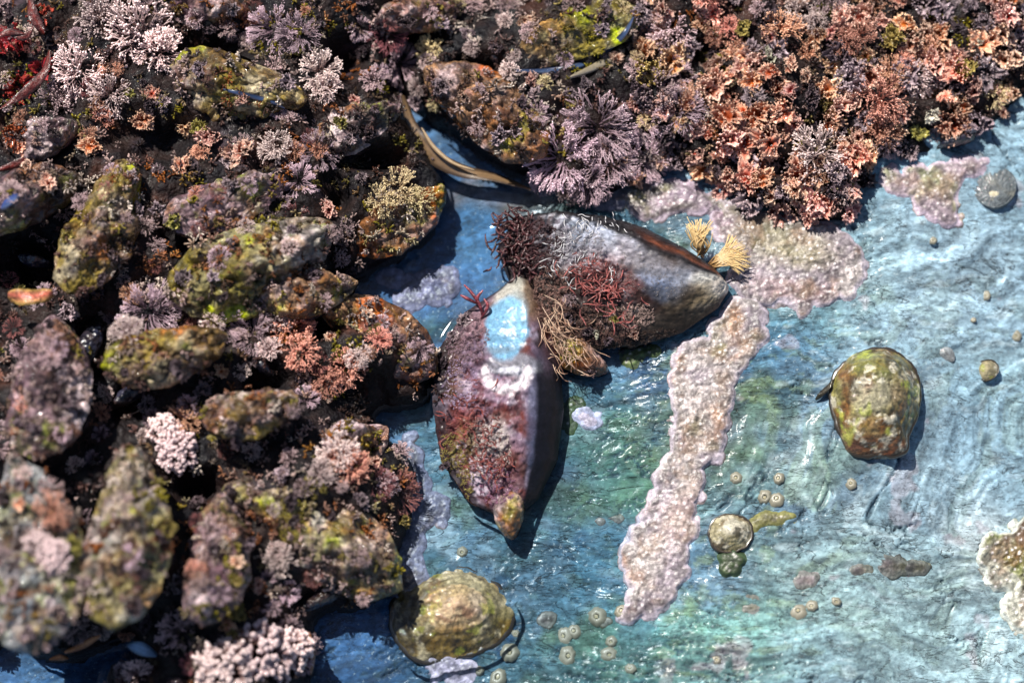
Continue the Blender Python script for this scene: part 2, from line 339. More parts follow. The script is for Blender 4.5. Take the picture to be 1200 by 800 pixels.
pk = .5*sstep(.45, .55, fbm(XY*1.1, 4, 350))*right; col = mixc(col, srgb(178, 160, 170)[None, :], pk*.6)
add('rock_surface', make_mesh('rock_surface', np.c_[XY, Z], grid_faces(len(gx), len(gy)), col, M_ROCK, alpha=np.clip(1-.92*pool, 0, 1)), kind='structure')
def rock_z(x, y):
    i = min(len(gx)-1, max(0, int(np.searchsorted(gx, x)))); j = min(len(gy)-1, max(0, int(np.searchsorted(gy, y))))
    return float(Z[i*len(gy)+j])
rocktree = None
def on_rock(x, y):
    """point of the rock seen at a place of the photograph"""
    z = 0
    for _ in range(4): p = P(x, y, z); z = rock_z(p[0], p[1])
    return P(x, y, z)

# ------------------------------------------------------------------ mounds: the bed that the mussels grow on, gap shade painted into its dark colour
def mound(name, poly, hmax, ext, seed, pal):
    lo, hi = poly.min(0), poly.max(0)
    x = np.arange(lo[0]-.2, hi[0]+.2, .075); y = np.arange(lo[1]-.2, hi[1]+.2, .075)
    x, y = x[(x > -ext[0]) & (x < ext[0])], y[(y > -ext[1]) & (y < ext[1])]
    A, B = np.meshgrid(x, y, indexing='ij'); q = np.stack([A.ravel(), B.ravel()], 1)
    s = polysdf(q, poly)+.18*fbm(q*1.6, 3, seed)
    h = hmax*(1-np.exp(-np.maximum(s, 0)/.9))
    h = h*(1+.35*fbm(q*.45, 3, seed+3))+np.clip(s/.4, 0, 1)*(.32*fbm(q*1.3, 4, seed+5)+.12*(1-worley(q*2.2, seed)[0])*2)
    pq = proj(np.c_[q, h])
    for hx, hy, ra, rb in HOLES: h = h-1.0*np.exp(-((pq[:, 0]-hx)/ra)**2-((pq[:, 1]-hy)/rb)**2)*sstep(.2, .8, s)
    h = np.where(s > 0, h+sstep(0, .15, s)*.25-.25, -.6)
    keep = (s > -.15); idx = np.full(len(q), -1); idx[keep] = np.arange(keep.sum())
    F = idx[grid_faces(len(x), len(y))]; F = F[(F >= 0).all(1)]
    V = np.c_[q, h][keep]; c = palette(V, pal, 1.6, seed, 6)
    return add(name, make_mesh(name, V, F, c, M_MOUND), kind='structure'), V, F
SHADE_PAL = [(srgb(20, 15, 17), .5), (srgb(36, 24, 22), .25), (srgb(14, 14, 20), .3), (srgb(64, 38, 30), -.1), (srgb(66, 54, 62), -.3)]  # near-black tones paint the shade between the mussels
HOLES = [(245, 48, 42, 14), (180, 160, 40, 30), (42, 308, 30, 24), (105, 400, 24, 50), (235, 288, 30, 12), (376, 378, 20, 16), (310, 440, 26, 14), (150, 465, 24, 20), (228, 566, 34, 18), (375, 705, 30, 16), (400, 60, 22, 24), (490, 40, 16, 18), (510, 230, 16, 40), (470, 460, 40, 20), (440, 180, 40, 14), (395, 225, 16, 20), (560, 70, 30, 14),
         (1110, 165, 50, 22), (760, 30, 20, 16), (1060, 180, 26, 14), (940, 150, 30, 12), (850, 120, 16, 12), (790, 170, 14, 12), (1090, 100, 30, 10), (905, 190, 24, 10), (830, 60, 14, 10)]
m1, mv1, mf1 = mound('rock_mound', W_LEFT, 1.5, (17, 12), 500, SHADE_PAL)
m2, mv2, mf2 = mound('rock_mound', W_TOP, 1.1, (17, 12), 520, SHADE_PAL)

# ------------------------------------------------------------------ mussels
PAL = {
 'olive': [(srgb(112, 98, 54), .3), (srgb(84, 66, 40), .25), (srgb(150, 140, 120), .15), (srgb(92, 72, 62), .15), (srgb(140, 146, 50), -.2), (srgb(140, 90, 56), -.05), (srgb(60, 52, 56), .0)],
 'lilac': [(srgb(132, 114, 118), .25), (srgb(84, 66, 72), .3), (srgb(112, 80, 60), .15), (srgb(186, 172, 174), .05), (srgb(48, 34, 34), .25), (srgb(126, 130, 70), -.12)],
 'grey': [(srgb(138, 140, 142), .35), (srgb(106, 108, 112), .25), (srgb(168, 160, 160), .1), (srgb(112, 100, 78), .1), (srgb(136, 138, 70), -.12), (srgb(76, 66, 64), .05)],
 'brown': [(srgb(104, 72, 50), .3), (srgb(62, 40, 30), .3), (srgb(140, 112, 90), .1), (srgb(146, 130, 130), .1), (srgb(120, 116, 56), -.02), (srgb(150, 84, 52), -.05)],
 'greygreen': [(srgb(120, 114, 86), .3), (srgb(100, 90, 46), .25), (srgb(150, 146, 140), .2), (srgb(134, 104, 70), .08), (srgb(146, 156, 40), -.25), (srgb(80, 66, 60), .1)],
}
COLLECT = []                                             # world geometry that seaweed may stand on
GEN_T = np.array([[0, .02], [.06, .11], [.2, .2], [.4, .27], [.6, .29], [.8, .24], [.93, .14], [1, .0]])
GEN_B = np.array([[0, .02], [.06, .07], [.2, .12], [.4, .17], [.6, .2], [.8, .19], [.93, .12], [1, .0]])
def valve(nu, nv, L, top, bot, H, apex, knob, seed, under=False, rings=.003, ridge=2.0, fine=.02, mask=None):
    """one valve: x from the beak to the rounded end, y across, domed in z; growth rings and encrusting knobs are real relief"""
    u = .5-.5*np.cos(np.linspace(0, math.pi, nu)); v = np.linspace(-1, 1, nv)
    U_, V_ = np.meshgrid(u, v, indexing='ij'); U_, V_ = U_.ravel(), V_.ravel()
    t = np.interp(U_, top[:, 0], top[:, 1]); b = np.interp(U_, bot[:, 0], bot[:, 1])
    w_ = np.sin(V_*math.pi/2)*.35+V_*.65
    y = np.where(w_ > apex, apex*0+(w_-apex)/(1-apex), (w_-apex)/(1+apex))
    yy = np.where(w_ >= 0, w_*t, w_*b)
    dome = np.power(np.clip(1-np.abs(y)**ridge, 0, 1), .6 if ridge > 1.8 else .8)
    prof = np.power(np.clip(np.sin(math.pi*np.clip(U_, 0, 1)**.75), 0, 1), .6)
    prof = np.maximum(prof, 0)
    g = np.clip(np.hypot(U_, yy*.9)/1.02, 0, 1)
    P3 = np.stack([U_*L, yy*L, H*dome*prof], 1)
    n = np.stack([(U_-.5)*.5, yy*2.2, .25+dome], 1); n /= np.linalg.norm(n, axis=1)[:, None]
    edge = np.clip(dome*prof*3, 0, 1)
    if knob > 0:
        wd, _ = worley(P3*2.1+seed, seed); wd2, _ = worley(P3*4.6+seed, seed+3)
        d = knob*(1.1*fbm(P3*.9+seed, 3, seed)+.9*fbm(P3*2.7, 4, seed+9)+.75*(.5-wd)+.38*(.5-wd2))
        w3, i3 = worley(P3*7.5+seed, seed+6); d = d+fine*(1.5*(.5-w3)*(.4+i3*1.2)+1.2*fbm(P3*7, 3, seed+11))
        if mask is not None: d = d*mask(P3)
        P3 = P3+n*(d*(.25+.75*edge))[:, None]
    P3 = P3+n*(rings*np.sin(g*95+2*fbm(P3*1.2, 2, seed))*edge)[:, None]
    if under: P3[:, 2] *= -1
    return P3, grid_faces(nu, nv) if under else grid_faces(nu, nv)[:, ::-1], g, y
def frame(beak, tail, roll):
    """matrix whose x runs from beak to tail"""
    b, t = Vector(beak), Vector(tail); x = (t-b).normalized(); z = Vector((0, 0, 1)); y = z.cross(x).normalized(); z = x.cross(y)
    R = Matrix((x, y, z)).transposed() @ Matrix.Rotation(roll, 3, 'X')
    return Matrix.Translation(b) @ R.to_4x4(), (t-b).length
def put_thing(name, mtx, label, cat, group=None):
    e = add(name, None, label=label, cat=cat, group=group); e.empty_display_size = .3; e.matrix_world = mtx
    return e
def mussel(bx, by, tx, ty, zb, zt, H, pal, knob, label, seed, roll=0., width=1., n=(170, 112), ridge=2.0, fine=.03, mask=None, apex=.1, gape=0, topo=None, boto=None, paint=None, mat=None, group='encrusted mussels of the left-hand bed'):
    M, Ln = frame(P(bx, by, zb), P(tx, ty, zt), roll)
    e = put_thing('mussel', M, label, 'mussel', group)
    tp, bt = (GEN_T if topo is None else topo).copy(), (GEN_B if boto is None else boto).copy()
    tp[:, 1] *= width; bt[:, 1] *= width
    A = np.array(M.to_3x3()); T = np.array(M.translation)
    V, F, g, y = valve(n[0], n[1], Ln, tp, bt, H, apex, knob, seed, ridge=ridge, fine=fine, mask=(lambda q: mask(proj(q@A.T+T))) if mask else None)
    Wd = V@A.T+T
    c = palette(V, PAL[pal], 1.15, seed, 7) if paint is None else paint(proj(Wd), V, g, y)
    if paint is None:
        w3, i3 = worley(V*7.5+seed, seed+6); c = c*(.5+.95*i3[:, None])
        gr = (fbm(V*1.3+3, 4, seed+71) > .1)*1.; c = mixc(c, palette(V, PAL['lilac'], 4.0, seed+5, 8)*(.6+.8*i3[:, None]), sstep(-.05, .3, fbm(V*.9+3, 4, seed+71))*.55)
        if gape:
            t = sstep(.9, .97, g)*sstep(.1, .3, y); c = mixc(c, srgb(24, 34, 60)[None, :], t)
    if paint is None: c = vivid(c, 1.3)*.92
    o = add('valve', make_mesh('valve', V, F, c, mat or M_ENCR), e)
    V2, F2, g2, y2 = valve(60, 36, Ln, tp*[1, 1.0], bt*[1, 1.0], H*.8, apex, knob*.4, seed+1, True)
    V2[:, 2] -= .03+gape*.5
    c2 = mixc(np.tile(srgb(30, 30, 44), (len(V2), 1)), srgb(84, 60, 46)[None, :], sstep(-.1, .5, fbm(V2*1.5, 3, seed)))
    add('valve', make_mesh('valve', V2, F2, c2, M_ENCR if knob else M_SHELL), e)
    COLLECT.append((Wd, F)); COLLECT.append((V2@A.T+T, F2))
    return e, M, Ln
ML = [  # beak x,y, tail x,y, z beak, z tail, thickness, palette, knobs, roll, width, label
 (360, 118, 198, 78, 1.5, 1.9, .75, 'olive', .20, -.35, 1.15, 'yellow-green furred mussel near the top left with a dark blue slit along its lower edge'),
 (-50, 280, 92, 205, 2.4, 2.2, .7, 'lilac', .16, .2, 1.0, 'blurred lilac-grey mussel cut by the left edge beside a black hole'),
 (148, 190, 78, 345, 1.8, 2.5, .7, 'olive', .2, -.1, 1.0, 'steep olive and brown mussel standing right of the black hole at the left'),
 (335, 208, 190, 262, 1.6, 2.0, .65, 'lilac', .17, .3, 1.05, 'lilac mussel with a mossy green left end above the large ridge-backed mussel'),
 (520, 220, 395, 285, .2, .5, .62, 'brown', .2, .1, 1.3, 'brown mussel jutting into the blue pool and topped by a cream-tipped tuft'),
 (392, 262, 196, 348, 1.6, 2.2, .85, 'greygreen', .2, -.3, 1.15, 'large ridge-backed mussel with a green crest and a lilac lower flank'),
 (268, 392, 118, 430, 2.3, 2.6, .65, 'olive', .2, -.15, 1.05, 'small hump-backed mussel with an amber and green rim in the middle of the bed'),
 (348, 470, 232, 488, 2.0, 2.4, .62, 'olive', .2, .1, 1.2, 'blurred ochre mussel half sunk among pink tufts below the hump-backed one'),
 (368, 352, 512, 438, .9, .4, .62, 'brown', .18, .1, 1.05, 'brown mussel with a yellow-green knob whose tip touches the blue pool'),
 (470, 122, 352, 172, .9, 1.3, .6, 'lilac', .17, .1, 1.05, 'dark wet mussel under the crescent of water at the top centre'),
 (62, 372, 40, 540, 2.3, 2.8, .8, 'lilac', .2, .1, 1.3, 'broad lilac mussel on the left edge beside a deep black crevice'),
 (150, 520, 132, 740, 2.5, 3.1, .85, 'greygreen', .2, .05, 1.05, 'long blurred yellow-green mussel lying upright at the lower left'),
 (20, 540, 38, 768, 2.7, 3.2, .85, 'grey', .18, .0, 1.2, 'big smooth grey mussel in the bottom left corner above a strip of water'),
 (262, 570, 470, 690, 1.5, .6, .75, 'greygreen', .17, .15, 1.0, 'large mossy mussel with a smooth olive end pointing at the lower limpet'),
 (262, 580, 236, 735, 1.7, 2.3, .7, 'lilac', .2, .0, 1.05, 'dark knobbly mussel squeezed beside the long yellow-green one'),
 (498, 84, 640, 182, .9, .9, .6, 'brown', .17, .1, 1.15, 'tan striated mussel overhanging the crescent of water at the top centre'),
 (590, 80, 752, 12, 1.0, 1.3, .7, 'greygreen', .14, -.35, 1.1, 'pale green mussel near the top centre with a long dark blue lip'),
 (420, 330, 300, 350, 1.4, 1.6, .55, 'brown', .18, .1, 1.1, 'low brown mussel wedged under the lilac flank of the ridge-backed one'),
 (455, 500, 330, 560, .5, 1.1, .6, 'lilac', .2, .1, 1.2, 'dark lilac mussel at the water edge beside the crescent shell'),
 (90, 150, 10, 175, 1.7, 1.9, .6, 'lilac', .18, .1, 1.2, 'dusky mussel buried under red weed at the upper left'),
 (290, 20, 190, 0, 1.3, 1.6, .55, 'lilac', .18, .1, 1.1, 'dark mussel cut by the top edge above the yellow-green furred one'),
 (440, 30, 540, 10, .9, 1.0, .55, 'brown', .18, .1, 1.1, 'dark brown mussel cut by the top edge behind the lilac fan'),
]
for k, (bx, by, tx, ty, zb, zt, H, pal, knob, roll, wd, label) in enumerate(ML):
    mussel(bx, by, tx, ty, zb, zt, H, pal, knob*1.55, label, 600+13*k, roll, wd*.9, ridge=1.35, gape=.25 if k in (0, 16) else 0)

for k, (bx, by, tx, ty, z, wd, label) in enumerate([(84, 450, 118, 380, 1.5, .9, 'blue-black bare mussel deep in the crevice right of the broad lilac mussel'), (128, 480, 176, 448, 1.5, .8, 'slim blue-black mussel in the gap left of the ochre mussel'),
    (352, 716, 400, 690, .6, .9, 'dark wet mussel under the smooth end of the mossy mussel'),
    (222, 296, 262, 280, 1.4, .8, 'slim blue-black mussel between the lilac and the ridge-backed mussel'), (60, 310, 20, 300, 1.4, .9, 'blue-black mussel in the black hole at the left edge'), (560, 60, 600, 78, .9, .9, 'blue-black mussel behind the tan striated one'), (770, 20, 735, 44, .9, 1., 'blue-black mussel cut off beside the blue-lipped green mussel'),
    (318, 440, 296, 418, 1.5, 1., 'small dark mussel below the white-tipped open fan'), (240, 34, 284, 48, 1.2, .9, 'blue-black mussel in the black hollow above the furred green mussel'), (1100, 172, 1144, 158, .6, .9, 'blue-black mussel in the dark gap above the flat olive crust at the right')]):
    def pb(px, V, g, y, k=k): return palette(V, [(srgb(22, 24, 38), .4), (srgb(40, 44, 66), .15), (srgb(60, 44, 36), .05), (srgb(70, 66, 80), -.25)], 1.5, 400+k, 6)*(1+.25*np.sin(g*60))[:, None]
    mussel(bx, by, tx, ty, z-.25, z-.1, .3, 'brown', .05, label, 420+k, .1, wd*.85, (90, 60), paint=pb, mat=M_SHELL, group='blue-black mussels deep in the bed')

def rel(beak, tail, pts):
    """offsets of outline points from the beak-tail axis, in shares of its length"""
    b, t = np.array(beak, float), np.array(tail, float); a = t-b; L_ = np.hypot(*a); a /= L_; n_ = np.array([-a[1], a[0]])
    r = [(((np.array(q)-b)@a)/L_, abs((np.array(q)-b)@n_)/L_) for q in pts]
    r = np.array(sorted(r)); r[:, 0] = (r[:, 0]-r[0, 0])/(r[-1, 0]-r[0, 0]); return r
# right-hand hero: beak at the right, y (left of travel) points down in the photo
RB, RTl = (854, 338), (582, 292)
r_up = rel(RB, RTl, [(854, 336), (838, 314), (800, 288), (750, 262), (700, 249), (650, 244), (600, 252), (582, 270)]); r_up[-1, 1] = 0
r_dn = rel(RB, RTl, [(854, 342), (842, 362), (800, 392), (750, 408), (700, 412), (650, 398), (605, 350), (582, 300)]); r_dn[-1, 1] = 0
def mask_R(px): return .3+.7*sstep(780, 690, px[:, 0]+.3*(px[:, 1]-300)+12*fbm(px*.04, 3, 4))
def mask_L(px):
    blue = ((px[:, 0]-594)/29)**2+((px[:, 1]-384)/44)**2
    return np.clip(.05+.95*sstep(1, 1.5, blue)*sstep(625, 600, px[:, 0]+6*fbm(px*.05, 3, 4))*sstep(330, 380, px[:, 1]), 0, 1)
def paint_R(px, V, g, y):
    c = palette(V, [(srgb(98, 92, 98), .3), (srgb(62, 54, 58), .35), (srgb(150, 152, 166), .12), (srgb(78, 54, 44), .25)], 1.6, 811, 6)
    up = sstep(282, 262, px[:, 1]-.34*(px[:, 0]-720)*sstep(690, 720, px[:, 0]))
    return_c = blobs(px, c, [
        (690, 268, 34, 22, 20, srgb(112, 126, 146), .8, .3), (650, 288, 26, 40, 20, srgb(122, 140, 160), .6, .4), (720, 285, 44, 22, 25, srgb(170, 174, 190), .7, .5),
        (715, 312, 48, 26, 15, srgb(168, 158, 166), .6, .5), (705, 330, 46, 30, 20, srgb(112, 60, 56), .8, .4), (740, 345, 30, 16, 10, srgb(120, 64, 62), .6, .5),
        (620, 280, 44, 38, 0, srgb(48, 26, 26), .92, .35), (655, 350, 30, 40, 0, srgb(112, 88, 76), .7, .5), (700, 380, 60, 26, 10, srgb(66, 48, 42), .85, .4), (690, 400, 60, 16, 5, srgb(120, 100, 80), .5, .5),
        (720, 372, 14, 10, 0, srgb(120, 120, 50), .8, .4), (775, 335, 28, 18, 30, srgb(140, 154, 184), .85, .3), (745, 385, 34, 14, -10, srgb(160, 140, 130), .8, .4), (800, 370, 46, 16, -25, srgb(104, 96, 84), .75, .5),
        (790, 322, 50, 12, 18, srgb(140, 146, 160), .5, .6), (836, 332, 26, 14, 20, srgb(218, 214, 206), .9, .35), (812, 348, 34, 12, -20, srgb(128, 110, 78), .7, .5), (760, 312, 30, 16, 20, srgb(104, 96, 96), .6, .5), (800, 306, 34, 10, 26, srgb(96, 88, 86), .6, .5), (800, 340, 16, 8, 0, srgb(90, 80, 70), .5, .5)], 820, 9, .06)
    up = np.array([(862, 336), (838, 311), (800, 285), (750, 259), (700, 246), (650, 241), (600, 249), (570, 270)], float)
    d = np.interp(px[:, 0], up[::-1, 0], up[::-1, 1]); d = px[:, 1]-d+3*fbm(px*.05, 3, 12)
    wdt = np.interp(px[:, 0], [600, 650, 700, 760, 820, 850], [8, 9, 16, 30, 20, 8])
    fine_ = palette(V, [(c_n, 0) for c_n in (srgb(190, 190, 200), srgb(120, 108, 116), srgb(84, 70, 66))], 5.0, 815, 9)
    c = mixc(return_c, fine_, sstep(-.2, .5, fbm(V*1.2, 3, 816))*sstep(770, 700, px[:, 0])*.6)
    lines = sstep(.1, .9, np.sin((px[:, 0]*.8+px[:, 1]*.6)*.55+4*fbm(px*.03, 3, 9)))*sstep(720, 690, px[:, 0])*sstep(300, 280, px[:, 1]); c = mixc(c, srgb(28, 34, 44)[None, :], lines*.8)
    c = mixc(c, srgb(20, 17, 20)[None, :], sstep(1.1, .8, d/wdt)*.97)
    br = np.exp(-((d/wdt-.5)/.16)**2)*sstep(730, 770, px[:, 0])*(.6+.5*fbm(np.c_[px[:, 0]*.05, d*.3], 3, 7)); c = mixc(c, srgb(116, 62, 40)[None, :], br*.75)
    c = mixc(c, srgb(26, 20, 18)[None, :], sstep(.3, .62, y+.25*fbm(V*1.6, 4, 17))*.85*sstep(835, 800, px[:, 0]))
    c = c*(.75+.5*sstep(-.3, .3, fbm(np.c_[y*6, g*2], 4, 18)))[:, None]; c = mixc(c, srgb(206, 194, 184)[None, :], sstep(18, 6, np.hypot(px[:, 0]-846, (px[:, 1]-334)*1.2))*.8)
    return c*(.95+.09*np.sin(g*120+3*fbm(V*1.5, 2, 5)))[:, None]
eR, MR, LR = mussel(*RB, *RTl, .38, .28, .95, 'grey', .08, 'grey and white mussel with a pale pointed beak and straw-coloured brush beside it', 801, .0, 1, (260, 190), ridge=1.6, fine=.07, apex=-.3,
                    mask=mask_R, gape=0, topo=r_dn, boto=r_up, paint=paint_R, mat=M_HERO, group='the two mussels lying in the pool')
LB, LTl = (607, 322), (598, 612)
l_rt = rel(LB, LTl, [(609, 320), (624, 330), (640, 370), (655, 420), (660, 480), (652, 540), (630, 585), (604, 612)]); l_rt[-1, 1] = 0
l_lf = rel(LB, LTl, [(605, 322), (585, 340), (545, 366), (516, 410), (508, 470), (518, 540), (552, 590), (594, 612)]); l_lf[-1, 1] = 0
def paint_L(px, V, g, y):
    c = palette(V, [(srgb(112, 94, 112), .3), (srgb(78, 58, 68), .3), (srgb(84, 38, 32), .2), (srgb(160, 148, 168), .12), (srgb(36, 24, 24), .2)], 1.8, 841, 7)
    c = blobs(px, c, [
        (545, 375, 26, 22, -30, srgb(140, 112, 120), .7, .4), (575, 455, 26, 20, 0, srgb(148, 128, 156), .6, .4), (548, 500, 34, 24, 10, srgb(108, 48, 42), .7, .5), (580, 540, 34, 30, 10, srgb(104, 60, 54), .6, .5),
        (578, 510, 22, 22, 0, srgb(176, 170, 168), .6, .4), (536, 540, 18, 40, 20, srgb(112, 104, 50), .75, .5), (528, 430, 12, 40, 0, srgb(90, 60, 30), .5, .5),
        (600, 350, 24, 26, 30, srgb(160, 158, 148), .85, .3), (622, 350, 12, 26, 0, srgb(110, 84, 62), .8, .4)], 850, 8, .07)
    c = blobs(px, c, [(626, 480, 10, 60, 2, srgb(64, 74, 98), .75, .5), (630, 545, 10, 46, 8, srgb(58, 68, 92), .7, .5), (602, 428, 34, 14, 3, srgb(120, 120, 130), .85, .2),
        (593, 385, 25, 37, 6, srgb(100, 146, 176), .95, .12), (606, 376, 12, 26, 0, srgb(118, 162, 186), .6, .6), (590, 396, 24, 2, -4, srgb(84, 124, 150), .6, .8), (592, 404, 22, 2, -4, srgb(84, 120, 146), .6, .8), (594, 364, 18, 2, -4, srgb(88, 130, 158), .5, .8), (586, 410, 20, 4, -5, srgb(104, 112, 120), .5, .5),
        (606, 434, 26, 5, 0, srgb(190, 190, 200), .7, .3)], 851, 4, .09)
    ring = np.exp(-((np.hypot((px[:, 0]-593)/24, (px[:, 1]-432)/24)-1)/.25)**2)*sstep(434, 444, px[:, 1]+3*fbm(px*.2, 2, 3))
    c = mixc(c, srgb(226, 214, 222)[None, :], np.clip(ring*1.2, 0, .95))
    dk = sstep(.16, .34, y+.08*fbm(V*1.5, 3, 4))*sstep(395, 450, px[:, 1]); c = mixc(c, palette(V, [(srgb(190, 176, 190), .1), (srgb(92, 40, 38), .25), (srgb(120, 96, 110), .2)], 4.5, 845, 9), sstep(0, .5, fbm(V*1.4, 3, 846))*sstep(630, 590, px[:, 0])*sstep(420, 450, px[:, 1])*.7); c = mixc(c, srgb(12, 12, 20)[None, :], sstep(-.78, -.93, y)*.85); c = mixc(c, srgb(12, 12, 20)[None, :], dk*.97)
    arc = np.array([(568, 428), (573, 446), (584, 458), (598, 458), (612, 448), (620, 434)], float); dd = np.full(len(px), 99.)
    for a_, b_ in zip(arc[:-1], arc[1:]):
        e_ = b_-a_; t_ = np.clip(((px-a_)@e_)/(e_@e_), 0, 1); dd = np.minimum(dd, np.hypot(*(px-a_-t_[:, None]*e_).T))
    c = mixc(c, srgb(216, 206, 212)[None, :], sstep(8, 4, dd+7*fbm(px*.12, 4, 8)+.12*np.maximum(0, 446-px[:, 1]))*.85)
    return c*(.95+.08*np.sin(g*110+3*fbm(V*1.5, 2, 5)))[:, None]
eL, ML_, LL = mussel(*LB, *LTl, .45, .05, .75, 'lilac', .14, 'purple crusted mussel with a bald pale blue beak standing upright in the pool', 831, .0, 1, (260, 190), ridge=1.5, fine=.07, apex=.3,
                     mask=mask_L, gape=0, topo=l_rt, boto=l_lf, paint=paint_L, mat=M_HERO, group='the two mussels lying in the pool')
mussel(600, 632, 600, 574, .2, .25, .42, 'brown', .05, 'tiny wet dark brown mussel at the lower tip of the purple crusted mussel', 871, 0, 1.3, (60, 40), group='the small shells by the two pool mussels')
mussel(712, 436, 650, 392, .0, .3, .35, 'brown', .05, 'small horn-brown shell hooked under the thread tangle between the pool mussels', 875, 0, 1.2, (60, 40), group='the small shells by the two pool mussels')

# ------------------------------------------------------------------ flat growths on the rock
def crust(poly, hmax, pal, rim, seed, label, lobes=.13, step=.028, group='coralline crust patches', name='coralline_crust', lst=(), gran=.036, z0=None, cat='seaweed crust'):
    poly = smooth_poly([on_rock(x, y)[:2] for x, y in poly], 4); lo, hi = poly.min(0)-.2, poly.max(0)+.2
    x = np.arange(lo[0], hi[0], step); y = np.arange(lo[1], hi[1], step); A, B = np.meshgrid(x, y, indexing='ij'); q = np.stack([A.ravel(), B.ravel()], 1)
    wd, wi = worley(q*2.6+.15*np.stack([fbm(q*3, 2, seed), fbm(q*3+5, 2, seed)], 1), seed+1); s = polysdf(q, poly)+lobes*(.75-2.1*wd*wd)+.10*fbm(q*2, 3, seed)+.03*(.6-worley(q*7, seed+2)[0])
    ix = np.clip(np.searchsorted(gx, q[:, 0]), 0, len(gx)-1); iy = np.clip(np.searchsorted(gy, q[:, 1]), 0, len(gy)-1); base = Z[ix*len(gy)+iy]
    base = rock_base(q, proj(np.c_[q, np.zeros(len(q))]))+.03+.3*(base-rock_base(q, proj(np.c_[q, np.zeros(len(q))])))
    w1, i1 = worley(q*6.2, seed+8); w2, i2 = worley(q*11, seed+12)
    inn = sstep(.06, .26, s)
    h = hmax*(1-np.exp(-np.maximum(s, 0)/.07))+inn*gran*(1.0*(.55-w1)*i1*2+.8*(.5-w2)*(.3+i2*1.4)+1.2*fbm(q*2.2, 3, seed+33))+.5*hmax*fbm(q*1.1, 3, seed+4)*inn
    h = np.where(s > 0, h*sstep(0, .12, s)**.5, s*1.2)
    keep = s > -.09; idx = np.full(len(q), -1); idx[keep] = np.arange(keep.sum()); F = idx[grid_faces(len(x), len(y))]; F = F[(F >= 0).all(1)]
    V = np.c_[q, base+h][keep]; pxk = proj(V)
    c = palette(V, pal, 1.3, seed, 6); c = c*(.66+.5*i1[keep, None])*(.8+.4*i2[keep, None])
    c = blobs(pxk, c, lst, seed, 7, .06)
    c = mixc(c, srgb(120, 96, 78)[None, :], (sstep(.0, .4, fbm(q*1.6, 4, seed+40, .6))*sstep(.12, .35, s))[keep]*.7)
    c = mixc(c, srgb(240, 232, 230)[None, :], (sstep(.8, .86, i2)*sstep(.42, .28, w2)*sstep(.0, .1, s))[keep]*.7*min(1, gran/.04)**2)
    c = vivid(c, 1.0)*.84
    rm = (sstep(-.02, .02, s)*sstep(.16, .04, s))[keep]; c = mixc(c, rim[None, :], rm*.8); c = c*(1-.35*(sstep(.12, .2, s)*sstep(.34, .2, s))[keep])[:, None]
    o = add(name, make_mesh(name, V, F, c, M_CRUST), label=label, cat=cat, group=group)
    COLLECT.append((V, F)); return o
PINK = [(srgb(152, 140, 148), .4), (srgb(178, 168, 166), .25), (srgb(110, 100, 108), .25), (srgb(160, 120, 92), -.05), (srgb(120, 110, 86), -.05)]
RIM = srgb(184, 174, 186)
crust([(866, 340), (884, 352), (897, 372), (902, 392), (886, 420), (866, 440), (856, 480), (846, 530), (826, 560), (818, 600), (812, 640), (800, 680), (768, 722), (728, 724), (738, 690), (728, 660), (736, 630), (762, 590), (768, 556), (786, 520), (788, 470), (790, 430), (800, 410), (832, 384), (850, 362)],
      .11, PINK, RIM, 901, 'long pink strip of crust running down the blue rock from the pale mussel beak', lst=[(840, 450, 12, 60, 15, srgb(120, 112, 112), .45, .5), (800, 600, 20, 40, 30, srgb(170, 130, 110), .3, .6), (845, 410, 10, 8, 0, srgb(110, 100, 50), .7, .4)])
crust([(840, 238), (900, 250), (960, 262), (1000, 280), (1012, 322), (990, 352), (960, 356), (944, 372), (934, 372), (926, 352), (900, 360), (874, 352), (856, 338), (862, 312), (880, 290), (850, 270)],
      .10, PINK, RIM, 911, 'broad pink crust patch below the orange weed with a drooping lobe on its lower edge', lst=[(930, 290, 50, 20, 10, srgb(124, 118, 70), .5, .5), (905, 262, 30, 12, 0, srgb(104, 100, 60), .6, .5), (930, 340, 50, 12, 10, srgb(160, 120, 116), .3, .5)])
crust([(500, 318), (530, 316), (540, 332), (530, 350), (500, 358), (470, 362), (464, 348), (474, 330)], .05, [(srgb(128, 122, 146), .4), (srgb(108, 106, 134), .2)], srgb(126, 124, 148), 921, 'lilac cloud-shaped crust under water in the middle of the blue pool', gran=.03)
crust([(446, 322), (466, 322), (464, 334), (448, 334)], .04, [(srgb(120, 120, 150), .4)], srgb(122, 122, 150), 923, 'small faint lilac crust beside the cloud-shaped one in the blue pool', gran=.02)
crust([(476, 510), (490, 520), (500, 560), (524, 592), (520, 610), (500, 622), (492, 660), (500, 680), (484, 694), (462, 700), (458, 670), (470, 640), (462, 610), (470, 590), (478, 560)], .05, [(srgb(112, 114, 138), .4), (srgb(96, 98, 122), .25), (srgb(140, 118, 104), .0)], srgb(118, 120, 142), 925, 'submerged lilac crust between the bed and the lower limpet', gran=.03)
crust([(672, 486), (690, 480), (700, 490), (692, 500), (676, 498)], .06, [(srgb(176, 172, 196), .4)], srgb(190, 186, 206), 927, 'small white crust right of the purple mussel rimmed with green weed', gran=.02)
crust([(690, 216), (740, 216), (790, 212), (830, 224), (846, 240), (830, 252), (790, 250), (760, 258), (730, 246), (700, 240)], .06, [(srgb(150, 132, 148), .3), (srgb(112, 100, 100), .2), (srgb(108, 104, 70), .0)], srgb(160, 146, 160), 929, 'mottled pink crust on the rock under the big lilac fan')
